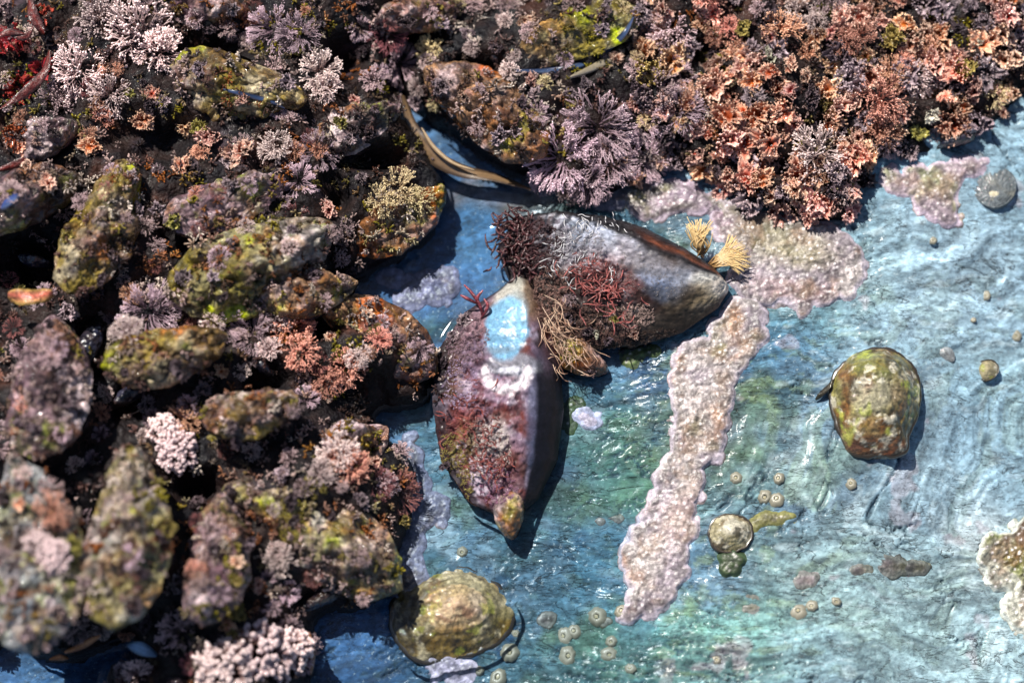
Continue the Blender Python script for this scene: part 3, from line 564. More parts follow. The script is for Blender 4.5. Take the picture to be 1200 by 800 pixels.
crust([(1034, 196), (1080, 196), (1130, 184), (1160, 190), (1140, 210), (1122, 226), (1124, 262), (1096, 262), (1070, 236), (1040, 226)], .06, [(srgb(164, 146, 156), .35), (srgb(170, 156, 130), .15), (srgb(140, 144, 104), .05)], srgb(176, 160, 176), 931, 'flat pink and olive crust below the dark weed beside the flat grey limpet')
crust([(500, 772), (530, 766), (556, 772), (556, 790), (530, 800), (508, 792)], .05, [(srgb(176, 166, 186), .4)], srgb(190, 180, 196), 933, 'white crust fringe peeping out under the lower limpet')
crust([(832, 244), (856, 250), (890, 256), (896, 290), (876, 306), (852, 300), (838, 274)], .09, [(srgb(140, 128, 122), .3), (srgb(112, 112, 60), .15), (srgb(160, 136, 150), .2)], RIM, 935, 'greenish pink crust lobe right behind the straw-coloured brush')
crust([(1150, 640), (1180, 618), (1230, 600), (1260, 760), (1190, 740), (1176, 700), (1160, 690)], .10, [(srgb(190, 190, 176), .3), (srgb(130, 136, 70), .2), (srgb(110, 78, 44), .2), (srgb(70, 54, 40), .1)], srgb(190, 196, 190), 937, 'blurred cream and brown crust at the right edge near the bottom', gran=.06)
GREEN = [(srgb(72, 92, 46), .3), (srgb(52, 66, 40), .2), (srgb(110, 124, 70), .0)]
crust([(664, 470), (676, 466), (684, 476), (672, 484), (670, 502), (662, 506), (656, 490)], .05, GREEN, srgb(50, 64, 40), 941, 'curl of dark green weed around the small white crust', group='green weed patches on the rock', name='green_weed', cat='seaweed')
crust([(728, 416), (756, 406), (768, 414), (750, 424), (738, 430)], .05, GREEN, srgb(50, 64, 40), 943, 'dark green weed scrap below the pale-beaked mussel', group='green weed patches on the rock', name='green_weed', cat='seaweed')
crust([(846, 652), (862, 650), (870, 660), (860, 672), (846, 668)], .12, GREEN, srgb(40, 60, 40), 945, 'dark green bead of weed just under the small knobbly limpet', group='green weed patches on the rock', name='green_weed', cat='seaweed')
crust([(884, 604), (926, 602), (934, 608), (900, 616), (882, 616)], .05, [(srgb(120, 116, 70), .3), (srgb(150, 150, 100), .1)], srgb(110, 110, 60), 947, 'olive smear of weed right of the small knobbly limpet', group='green weed patches on the rock', name='green_weed', cat='seaweed')
for k, (x, y, r) in enumerate([(942, 680, 13), (1010, 668, 12), (882, 700, 10), (1045, 664, 20), (884, 712, 11), (706, 728, 9), (640, 726, 8), (1072, 665, 14), (720, 607, 6), (700, 610, 5)]):
    crust([(x-r, y), (x-r*.4, y-r*.5), (x+r*.7, y-r*.4), (x+r, y+r*.1), (x+r*.3, y+r*.5), (x-r*.6, y+r*.4)], .025, [(srgb(96, 96, 76), .3), (srgb(130, 120, 124), .3), (srgb(60, 60, 60), .0)], srgb(100, 104, 100), 950+k,
          ['brown knob of weed at the right end of the dark crack on the lower rock', 'flat brown scab left of the blurred barnacle pair', 'pinkish scab under the chain of crust below the small limpet', 'long brown scab along the lower right crack', 'dark scab lowest under the pink strip',
           'brown scab between the pink strip foot and the barnacles', 'faint dark scab above the barnacles near the lower limpet', 'rightmost brown scab on the lower right crack', 'tiny dark fleck in mid rock left of the pink strip', 'second tiny dark fleck in mid rock left of the pink strip'][k],
          group='small brown scabs on the rock', name='weed_scab', cat='seaweed', step=.025, lobes=.09, gran=.015)

# ------------------------------------------------------------------ limpets
def limpet(poly, apex, H, pal, lst, seed, label, ribs=.02, knob=.05, top=.0, name='limpet', group='limpets on the rock', foot=True, n=(54, 150), flat=1.5, plain=False, ringc=.08, tint=(1, 1, 1)):
    z = on_rock(*np.mean(poly, 0))[2]+(.06 if foot else .02); W = smooth_poly([P(x, y, z)[:2] for x, y in poly], 8); a = P(*apex, z+H)
    e = put_thing(name, Matrix.Translation((W[:, 0].mean(), W[:, 1].mean(), z)), label, 'limpet', group); cx, cy = W.mean(0)
    th = np.linspace(0, 2*math.pi, n[1], endpoint=False); an = np.arctan2(W[:, 1]-cy, W[:, 0]-cx); rr = np.hypot(W[:, 0]-cx, W[:, 1]-cy); o = np.argsort(an)
    R = np.interp(th, an[o], rr[o], period=2*math.pi); f = np.linspace(0, 1, n[0])[:, None]
    rx = cx+R*np.cos(th); ry = cy+R*np.sin(th)
    x = a[0]*(1-f)+rx[None, :]*f; y = a[1]*(1-f)+ry[None, :]*f
    z_ = H*(1-f**flat)*(1-.0*f)+0*x
    V = np.stack([x, y, z_+z], -1).reshape(-1, 3); F_ = np.repeat(f[:, 0], n[1]); T_ = np.tile(th, n[0])
    rib = ribs*np.sin(T_*23+2*fbm(V*1.5, 2, seed))*F_
    wd, wi = worley(V*4, seed); wd_, i_ = worley(V*9, seed+31)
    V[:, 2] += (rib+knob*(fbm(V*2.2, 4, seed)+.8*(.5-wd)*(.3+wi)+.5*(.5-wd_)*(.4+i_)))*sstep(0, .12, F_)*(1-.4*F_)+(.004+.05*max(0, ringc-.08))*np.sin(F_*42+2.5*fbm(V*1.3, 3, seed+2))
    V[:, 2] += -.12*sstep(.97, 1, F_)
    V[:, :2] += (V[:, :2]-[cx, cy])*(.03*fbm(np.c_[np.cos(T_), np.sin(T_)]*3, 3, seed+7)*F_)[:, None]
    c = palette(V, pal, 1.8, seed, 7)*(.8+.4*wi[:, None])*(1+ringc*np.sin(F_*42+2*fbm(V*1.3, 2, seed+2)))[:, None]
    c = blobs(proj(V), c, lst, seed, 6, .08)*(.66+.3*i_[:, None])*.9
    if not plain:
        c = mixc(c, srgb(34, 26, 16)[None, :], sstep(.1, .42, fbm(V*2.4, 5, seed+21, .6))*.75); c = mixc(c, srgb(196, 190, 172)[None, :], sstep(.22, .4, fbm(V*3.4, 4, seed+22, .6))*.6); c = mixc(c, srgb(150, 160, 60)[None, :], sstep(.25, .4, fbm(V*2.2, 4, seed+23, .6))*.5)
    c = c*np.array(tint)
    loc = np.array(e.location)
    add('shell', make_mesh('limpet_shell', V-loc, grid_faces(*n, True)[:, ::-1], c, M_LIMP), e)
    if foot:  # dark skirt added to paint the shade and water line at the rim
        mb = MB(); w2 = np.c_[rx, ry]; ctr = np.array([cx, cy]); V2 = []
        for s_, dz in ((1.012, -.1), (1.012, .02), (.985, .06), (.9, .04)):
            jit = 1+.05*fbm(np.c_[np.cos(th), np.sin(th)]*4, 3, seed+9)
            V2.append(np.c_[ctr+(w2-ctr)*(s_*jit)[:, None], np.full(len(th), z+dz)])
        add('rim_shade', make_mesh('rim_shade', np.concatenate(V2)-loc, grid_faces(4, n[1], True)[:, ::-1], np.tile(srgb(44, 36, 26), (4*n[1], 1)), M_SHELL), e)
    return e
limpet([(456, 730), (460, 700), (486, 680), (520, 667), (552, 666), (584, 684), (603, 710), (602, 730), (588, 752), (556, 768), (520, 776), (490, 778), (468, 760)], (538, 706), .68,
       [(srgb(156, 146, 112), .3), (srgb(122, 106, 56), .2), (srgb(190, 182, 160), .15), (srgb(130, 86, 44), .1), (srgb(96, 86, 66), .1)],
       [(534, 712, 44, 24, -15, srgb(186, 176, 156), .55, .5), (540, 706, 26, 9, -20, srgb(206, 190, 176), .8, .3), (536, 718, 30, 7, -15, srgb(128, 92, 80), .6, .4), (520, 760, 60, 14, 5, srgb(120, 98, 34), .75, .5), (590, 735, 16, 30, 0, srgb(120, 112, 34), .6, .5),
        (470, 735, 14, 26, 0, srgb(56, 50, 24), .7, .5), (550, 692, 50, 14, 5, srgb(150, 146, 118), .5, .5), (562, 712, 8, 26, -20, srgb(160, 166, 172), .5, .5)], 1001, 'large olive and cream limpet with a shade-darkened rim near the bottom of the photo', ribs=.02, knob=.07, ringc=.22, flat=1.1, tint=(.92, .78, .6))
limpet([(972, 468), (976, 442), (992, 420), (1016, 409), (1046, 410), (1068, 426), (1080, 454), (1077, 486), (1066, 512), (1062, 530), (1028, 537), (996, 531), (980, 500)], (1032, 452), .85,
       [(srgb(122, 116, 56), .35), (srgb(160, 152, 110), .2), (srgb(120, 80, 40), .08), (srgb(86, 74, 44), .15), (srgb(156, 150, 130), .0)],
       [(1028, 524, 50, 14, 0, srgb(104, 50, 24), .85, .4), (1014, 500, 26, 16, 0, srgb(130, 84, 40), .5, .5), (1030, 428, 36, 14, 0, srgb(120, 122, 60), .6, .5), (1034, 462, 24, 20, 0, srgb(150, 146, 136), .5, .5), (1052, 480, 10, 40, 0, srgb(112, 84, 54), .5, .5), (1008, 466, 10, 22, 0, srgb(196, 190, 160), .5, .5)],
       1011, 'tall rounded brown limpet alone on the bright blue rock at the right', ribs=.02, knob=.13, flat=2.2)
limpet([(1139, 218), (1142, 202), (1156, 192), (1172, 193), (1188, 204), (1192, 218), (1186, 234), (1170, 244), (1152, 240), (1142, 230)], (1164, 226), .07,
       [(srgb(104, 112, 116), .4), (srgb(124, 124, 116), .2), (srgb(90, 96, 100), .1)], [(1164, 228, 4, 4, 0, srgb(210, 200, 170), .9, .3)], 1021, 'flat grey disc-shaped limpet with a pale eye below the dark weed at the right', knob=.015, foot=False, n=(26, 70), plain=True)
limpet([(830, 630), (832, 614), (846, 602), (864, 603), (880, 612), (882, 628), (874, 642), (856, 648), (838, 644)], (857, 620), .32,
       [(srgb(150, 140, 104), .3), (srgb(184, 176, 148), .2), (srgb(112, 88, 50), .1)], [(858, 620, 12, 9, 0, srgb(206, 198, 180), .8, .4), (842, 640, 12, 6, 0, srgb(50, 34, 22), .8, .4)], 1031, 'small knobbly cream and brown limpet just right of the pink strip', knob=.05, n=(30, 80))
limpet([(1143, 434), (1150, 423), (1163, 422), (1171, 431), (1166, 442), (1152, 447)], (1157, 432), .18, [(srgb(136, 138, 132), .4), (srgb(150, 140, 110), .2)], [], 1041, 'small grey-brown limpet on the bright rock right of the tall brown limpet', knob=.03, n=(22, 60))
limpet([(1097, 414), (1100, 404), (1112, 406), (1119, 414), (1118, 424), (1108, 422)], (1108, 412), .12, [(srgb(140, 146, 150), .4), (srgb(128, 130, 130), .2)], [], 1051, 'tiny grey limpet between the tall brown limpet and the small grey-brown one', knob=.02, n=(20, 50), foot=False, plain=True)

# ------------------------------------------------------------------ barnacles
def barnacle_meshes(seed):
    rnd = np.random.RandomState(seed); n = 36; th = np.linspace(0, 2*math.pi, n, endpoint=False)
    ring = 1+.12*np.abs(np.sin(th*3+.4))+.10*rnd.rand(n)+.15*np.sin(th+seed)
    V = []; c = []
    for r, z, k in ((1.12, -.15, .8), (1.0, .12, .9), (.74, .42, 1.0), (.46, .55, 1.2), (.34, .5, 1.0), (.28, .4, .6)):
        V.append(np.c_[np.cos(th)*r*ring, np.sin(th)*r*ring, np.full(n, z)]); c.append(np.tile(srgb(136, 132, 116)*k*rnd.uniform(.8, 1), (n, 1)))
    wall = make_mesh('barnacle_wall', np.concatenate(V), grid_faces(6, n, True)[:, ::-1], np.concatenate(c), M_BARN)
    V = np.array([[-.36, 0, .42], [0, -.3, .42], [.36, 0, .42], [0, .3, .42], [0, 0, .52]]); F = np.array([[0, 1, 4], [1, 2, 4], [2, 3, 4], [3, 0, 4]])
    plate = make_mesh('beak_plate', V, F, np.tile(srgb(150, 142, 112), (5, 1)), M_BARN, False)
    return wall, plate
BM = [barnacle_meshes(s) for s in (1, 2, 3)]
BARN = [(862, 560, 6, 'barnacle beside the foot of the wide green streak, nearest the pink strip'), (912, 561, 6, 'upper pale barnacle of the three above the small knobbly limpet'), (896, 583, 7, 'left one of the touching barnacle pair right above the olive smear'),
 (910, 584, 7, 'right one of the touching barnacle pair right above the olive smear'), (997, 566, 6, 'lone white barnacle under the tall brown limpet'), (935, 715, 7, 'larger blurred white barnacle of the lower right pair'), (951, 710, 6, 'rounder blurred white barnacle of the lower right pair'),
 (980, 705, 5, 'faint pinkish barnacle right of the blurred white pair'), (840, 773, 5, 'single greyish barnacle near the bottom edge below the pink strip'), (699, 722, 8, 'yellowish barnacle nearest the foot of the pink strip'), (672, 739, 8, 'right one of the yellow barnacle pair by the lower limpet'),
 (660, 745, 7, 'left one of the yellow barnacle pair by the lower limpet'), (666, 768, 9, 'biggest cream barnacle below the yellow pair'), (584, 793, 9, 'ring-shaped yellow-green barnacle at the bottom edge below the limpet'), (562, 785, 5, 'small greenish barnacle between the white fringe and the ring-shaped one'),
 (597, 765, 8, 'flat pale barnacle touching the lower right of the limpet'), (716, 752, 6, 'olive barnacle right of the yellow pair'), (714, 767, 7, 'dull cream barnacle under the olive one'), (738, 782, 5, 'small white barnacle near the bottom right of the cream ones'), (604, 742, 4, 'tiny white barnacle at the right rim of the limpet'),
 (728, 716, 8, 'brown-ringed barnacle on the tip of the pink strip'), (542, 647, 5, 'white ring barnacle alone above the lower limpet'), (1094, 282, 4, 'tiny orange-centred barnacle on the bright rock at the upper right'), (1156, 346, 5, 'dark-edged barnacle on the bright rock above the small limpets'), (1190, 394, 5, 'tiny dark-ringed barnacle at the right edge'),
 (1140, 375, 3, 'smallest brown barnacle on the bright rock at the right')]
for k, (x, y, r, lab) in enumerate(BARN):
    p = on_rock(x, y); e = put_thing('barnacle', Matrix.Translation((p[0], p[1], p[2]+.01)) @ Matrix.Rotation(k*1.3, 4, 'Z') @ Matrix.Rotation(.25*math.sin(k*5), 4, 'X') @ Matrix.Diagonal((r*.02*(1+.15*math.sin(k*3)), r*.02*(1-.12*math.sin(k*2)), r*.02*(.8+.3*math.sin(k)), 1)), lab, 'barnacle', 'barnacles on the rock')
    wm, pm = BM[k % 3]; add('shell_wall', wm, e); add('beak_plate', pm, e)

# ------------------------------------------------------------------ seaweed kinds
def coralline(seed, nb, depth, spread, segr, base, tip, jitter=.3, flat=0., bead=.0, seglen=None, sides=3):
    """a tuft of forking jointed branches, about 1 unit in radius"""
    rnd = random.Random(seed); mb = MB(); sl_ = seglen or 1.0/(depth+.6)
    def grow(p, d, lv, r):
        L_ = sl_*rnd.uniform(.75, 1.2)*(.9 if lv else 1.1)
        q = p+d*L_; mid = (p+q)/2+Vector((rnd.gauss(0, 1), rnd.gauss(0, 1), rnd.gauss(0, 1)))*.03
        t0, t1 = lv/(depth+1), (lv+1)/(depth+1)
        c0 = base*(1-t0)+tip*t0; c1 = base*(1-t1)+tip*t1
        mb.tube([p, mid, q], [r*.75, r, r*1.05], sides, c0**1.0, c1, cap=(lv == depth))
        if lv == depth:
            if bead: mb.bead(q, bead*rnd.uniform(.7, 1.3), tip*1.1)
            return
        for k in range(2 if rnd.random() < .75 else 3):
            ax = Vector((rnd.gauss(0, 1), rnd.gauss(0, 1), rnd.gauss(0, 1)*(1-flat))).normalized()
            nd = (d+ax*jitter*rnd.uniform(.6, 1.3)).normalized(); grow(q, nd, lv+1, r*.85)
    for k in range(nb):
        a = 2*math.pi*(k+rnd.random()*.8)/nb; el = rnd.uniform(spread[0], spread[1])
        d = Vector((math.cos(a)*math.cos(el), math.sin(a)*math.cos(el), math.sin(el)))
        grow(Vector((0, 0, 0))+d*.03, d, 0, segr)
    return mb.mesh('coralline_fronds', M_TUFT)
def frill(seed, nf, base, edge, ruffle=.2, el=(.25, 1.2), wide=.75, cup=.25):
    """ruffled blades with knobbly pale edges"""
    rnd = random.Random(seed); rs = np.random.RandomState(seed); mb = MB(); nu, nv = 8, 13
    for k in range(nf):
        a = 2*math.pi*(k+rnd.random())/nf; e = rnd.uniform(*el); Lf = rnd.uniform(.6, 1.1); wf = wide*rnd.uniform(.6, 1.2); tw = rnd.uniform(-.6, .6); ph = rnd.uniform(0, 6)
        u, v = np.meshgrid(np.linspace(0, 1, nu), np.linspace(-1, 1, nv), indexing='ij'); u, v = u.ravel(), v.ravel()
        lob = 1-.10*np.cos(v*9+ph)*u-.25*v*v*u
        x = u*Lf*lob; y = v*wf*.5*(.15+.85*u**.8)
        z = ruffle*u*u*(np.sin(v*6.5+ph)+.5*np.sin(v*13+ph*2))*.6+cup*(v*v)*u+.12*np.sin(u*5+ph)
        ex, ez = math.cos(e), math.sin(e); p = np.stack([x*ex-z*ez, y, x*ez+z*ex], 1)
        ct, st = math.cos(tw), math.sin(tw); p = np.stack([p[:, 0], p[:, 1]*ct-p[:, 2]*st*.3, p[:, 2]+p[:, 1]*st*.5], 1)
        ca, sa = math.cos(a), math.sin(a); p = np.stack([p[:, 0]*ca-p[:, 1]*sa, p[:, 0]*sa+p[:, 1]*ca, p[:, 2]], 1)
        p += rs.normal(0, .012, p.shape); t = np.clip(np.maximum(u, np.abs(v)*u)**4*1.05, 0, 1)[:, None]; jit = rnd.uniform(.75, 1.25)
        c = base*(1-t)*jit+edge*t; F = grid_faces(nu, nv)
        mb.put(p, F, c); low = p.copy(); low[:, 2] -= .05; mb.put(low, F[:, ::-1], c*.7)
        rim = [(nu-1)*nv+j for j in range(nv)]+[i*nv for i in range(nu//2, nu)]+[i*nv+nv-1 for i in range(nu//2, nu)]
        for i in rim:
            mb.bead(p[i]+rs.normal(0, .015, 3), rnd.uniform(.025, .06), (edge*.75+base*.25)*rnd.uniform(.7, 1.25))
    return mb.mesh('frilly_blades', M_FRILL)
def puff(seed, n, base, tip, r=(.09, .16), squash=.7):
    """a rounded cushion of thick bead-like branchlets"""
    rs = np.random.RandomState(seed); mb = MB(); rnd = random.Random(seed)
    for k in range(n):
        d = rs.normal(0, 1, 3); d[2] = abs(d[2]); d /= np.linalg.norm(d); R = rnd.uniform(.72, 1.0); q = d*R*[1, 1, squash]
        for j in range(3):
            o = q+rs.normal(0, .06, 3); mb.tube([o*.72, o*.9, o], [r[0]*.5, r[0]*.8, rnd.uniform(*r)*.62], 5, base, tip*rnd.uniform(.85, 1.15))
    return mb.mesh('bead_branchlets', M_TUFT)
c_ = srgb
KINDS = {
 'fan': [coralline(s, 28, 3, (.0, .9), .018, c_(84, 58, 74), c_(206, 178, 188), .30, .5, .022) for s in (11, 12, 13)],
 'fanred': [coralline(s, 22, 3, (.0, .8), .016, c_(70, 34, 40), c_(150, 92, 92), .32, .4, .018) for s in (21, 22)],
 'bushy': [coralline(s, 26, 3, (.1, 1.4), .024, c_(110, 70, 70), c_(232, 208, 204), .5, 0, .036) for s in (31, 32, 33)],
 'cream': [coralline(s, 20, 3, (.2, 1.4), .022, c_(120, 84, 66), c_(226, 206, 160), .5, 0, .036) for s in (41, 42)],
 'lilac': [coralline(s, 22, 3, (.1, 1.3), .026, c_(52, 34, 36), c_(198, 170, 172), .5, 0, .034) for s in (51, 52, 53)],
 'rosy': [coralline(s, 22, 3, (.1, 1.3), .024, c_(136, 58, 36), c_(222, 164, 140), .5, 0, .036) for s in (56, 57)],
 'frillorange': [frill(s, 9, c_(176, 78, 26), c_(244, 204, 176)) for s in (61, 62, 63)],
 'frillpink': [frill(s, 9, c_(140, 54, 30), c_(236, 200, 182)) for s in (66, 67, 68)],
 'frillred': [frill(s, 8, c_(110, 22, 16), c_(164, 62, 44), .3, (.1, .9), .9) for s in (84, 85)],
 'frilllilac': [frill(s, 9, c_(46, 34, 38), c_(190, 168, 174)) for s in (71, 72, 73)],
 'frilldark': [frill(s, 8, c_(26, 18, 22), c_(110, 92, 98)) for s in (75, 76)],
 'frillwhite': [frill(s, 6, c_(150, 140, 110), c_(226, 222, 204), .12, (.5, 1.3), .8) for s in (78, 79)],
 'frillolive': [frill(s, 8, c_(104, 92, 40), c_(176, 160, 90), .15) for s in (81, 82)],
 'puff': [puff(s, 150, c_(110, 76, 76), c_(206, 182, 182)) for s in (91, 92)],
}
CAT = {'frillred': ('frilly_seaweed', 'blood-red crumpled seaweed'), 'fan': ('coralline_tuft', 'feathery lilac coralline fan'), 'fanred': ('coralline_tuft', 'dark red feathery coralline spray'), 'bushy': ('coralline_tuft', 'pale pink bushy coralline tuft'), 'cream': ('coralline_tuft', 'cream-tipped coralline tuft'),
 'lilac': ('coralline_tuft', 'dusky lilac coralline tuft'), 'rosy': ('coralline_tuft', 'rosy branching coralline tuft'), 'frillorange': ('frilly_seaweed', 'orange ruffled seaweed rosette'), 'frillpink': ('frilly_seaweed', 'dark red seaweed rosette with pink frilled edges'),
 'frilllilac': ('ruffled_rosette', 'lilac-grey ruffled seaweed rosette'), 'frilldark': ('ruffled_rosette', 'blackish ruffled seaweed rosette'), 'frillwhite': ('frilly_seaweed', 'white frilled seaweed rosette'), 'frillolive': ('frilly_seaweed', 'olive ruffled seaweed rosette'), 'puff': ('coralline_cushion', 'rounded pale pink cushion of coralline beads')}
V_, F_, o_ = [], [], 0
for v, f in [(mv1, mf1), (mv2, mf2)]+COLLECT:
    V_.append(v); F_ += (f+o_).tolist(); o_ += len(v)
bvh = BVHTree.FromPolygons(np.concatenate(V_).tolist(), F_)
def hit(x, y):
    d = Vector(ray(x, y)).normalized(); r = bvh.ray_cast(Vector(CPOS), d)
    return (r[0], r[1]) if r[0] is not None else (None, None)
rnd = random.Random(7)
UNNAMED = []
SHORT = {'frillred': 'small blood-red blades', 'fan': 'small lilac fan', 'fanred': 'small dark red spray', 'bushy': 'small pale pink tuft', 'cream': 'small cream-tipped tuft', 'lilac': 'small dusky tuft', 'rosy': 'small rosy tuft', 'frillorange': 'small orange rosette',
         'frillpink': 'small pink-edged red rosette', 'frilllilac': 'small mauve-grey rosette', 'frilldark': 'small blackish rosette', 'frillwhite': 'small white rosette', 'frillolive': 'small olive rosette', 'puff': 'small pink cushion'}
ANCH = [(165, 42, 'the largest pale tuft'), (340, 36, 'the lilac fans by the top'), (275, 95, 'the furred green mussel'), (30, 60, 'the looping red strap'), (470, 76, 'the round spoked fan'), (265, 240, 'the green-ended lilac mussel'), (105, 270, 'the steep olive mussel'),
        (300, 310, 'the ridge-backed mussel'), (176, 366, 'the wheel-shaped fan'), (192, 412, 'the hump-backed mussel'), (296, 392, 'the white-tipped open fan'), (345, 400, 'the pink-cream pair of tufts'), (440, 400, 'the mussel pointing to the pool'), (455, 245, 'the cream-topped brown mussel'), (410, 150, 'the dark wet mussel'),
        (60, 450, 'the broad lilac mussel'), (292, 478, 'the half-sunk ochre mussel'), (205, 520, 'the hanging pink cushion'), (40, 650, 'the big grey mussel'), (132, 630, 'the long upright mussel'), (250, 650, 'the dark squeezed mussel'), (370, 630, 'the large mossy mussel'), (306, 772, 'the big pale cushion'), (400, 535, 'the pale tuft on the mossy mussel'), (468, 578, 'the red overhanging spray'),
        (570, 125, 'the tan striated mussel'), (665, 50, 'the blue-lipped green mussel'), (690, 175, 'the great lilac fan'), (756, 160, 'the tan-tipped fan'), (800, 130, 'the pale grey fan'), (786, 60, 'the high mauve fan'), (870, 80, 'the rusty curled blades'), (916, 130, 'the bright amber blades'), (958, 182, 'the spiky white-tipped tuft'), (978, 100, 'the white blades above the spiky tuft'),
        (1030, 118, 'the salmon tuft'), (1010, 178, 'the brightest orange blades'), (960, 242, 'the lowest orange blades'), (866, 214, 'the red cup-shaped blades'), (1092, 134, 'the cream-white blades'), (1130, 80, 'the olive blades near the corner'), (1146, 50, 'the white corner blades'), (900, 40, 'the high white blade'), (1165, 112, 'the tan tuft at the right'), (1050, 20, 'the top edge, past the salmon tuft')]
def name_tufts():
    """a label for each small tuft from its look, the landmark nearest to it and the side it lies on"""
    sides = ['right of', 'up and right of', 'above', 'up and left of', 'left of', 'down and left of', 'below', 'down and right of']; seen = {}
    for o, kind, x, y in UNNAMED:
        d, ax, ay, nm = min((math.hypot(x-a, y-b), a, b, n_) for a, b, n_ in ANCH)
        seen.setdefault((kind, sides[int(round(math.atan2(ay-y, x-ax)/(math.pi/4))) % 8], nm), []).append((d, o))
    for (kind, sd_, nm), l in seen.items():
        l.sort(key=lambda t: t[0])
        for k, (_, o) in enumerate(l):
            o['label'] = (['', 'second ', 'third ', 'fourth ', 'fifth ', 'sixth '][min(k, 5)] + SHORT[kind]+' '+sd_+' '+nm) if len(l) > 1 and k else (('nearest ' if len(l) > 1 else '')+SHORT[kind]+' '+sd_+' '+nm)
def tuft(kind, x, y, r, label=None, group=None, z=None, lift=0., tilt=.35):
    loc, nor = hit(x, y)
    if loc is None:
        q = on_rock(x, y); loc, nor = Vector(q), Vector((0, 0, 1))
    if nor.z < 0: nor = -nor
    up = (nor*.6+Vector((0, -.15, .8))+Vector((rnd.uniform(-1, 1), rnd.uniform(-1, 1), 0))*tilt).normalized()
    q = up.to_track_quat('Z', 'Y').to_matrix().to_4x4()
    M = Matrix.Translation(loc-up*r*.02*.12+Vector((0, 0, lift))) @ q @ Matrix.Rotation(rnd.uniform(0, 6.28), 4, 'Z') @ Matrix.Scale(r*.02, 4)
    nm, base = CAT[kind]
    o = add(nm, rnd.choice(KINDS[kind]), label=label or base, cat='seaweed', group=group); o.matrix_world = M
    if label is None: UNNAMED.append((o, kind, x, y))
    return o
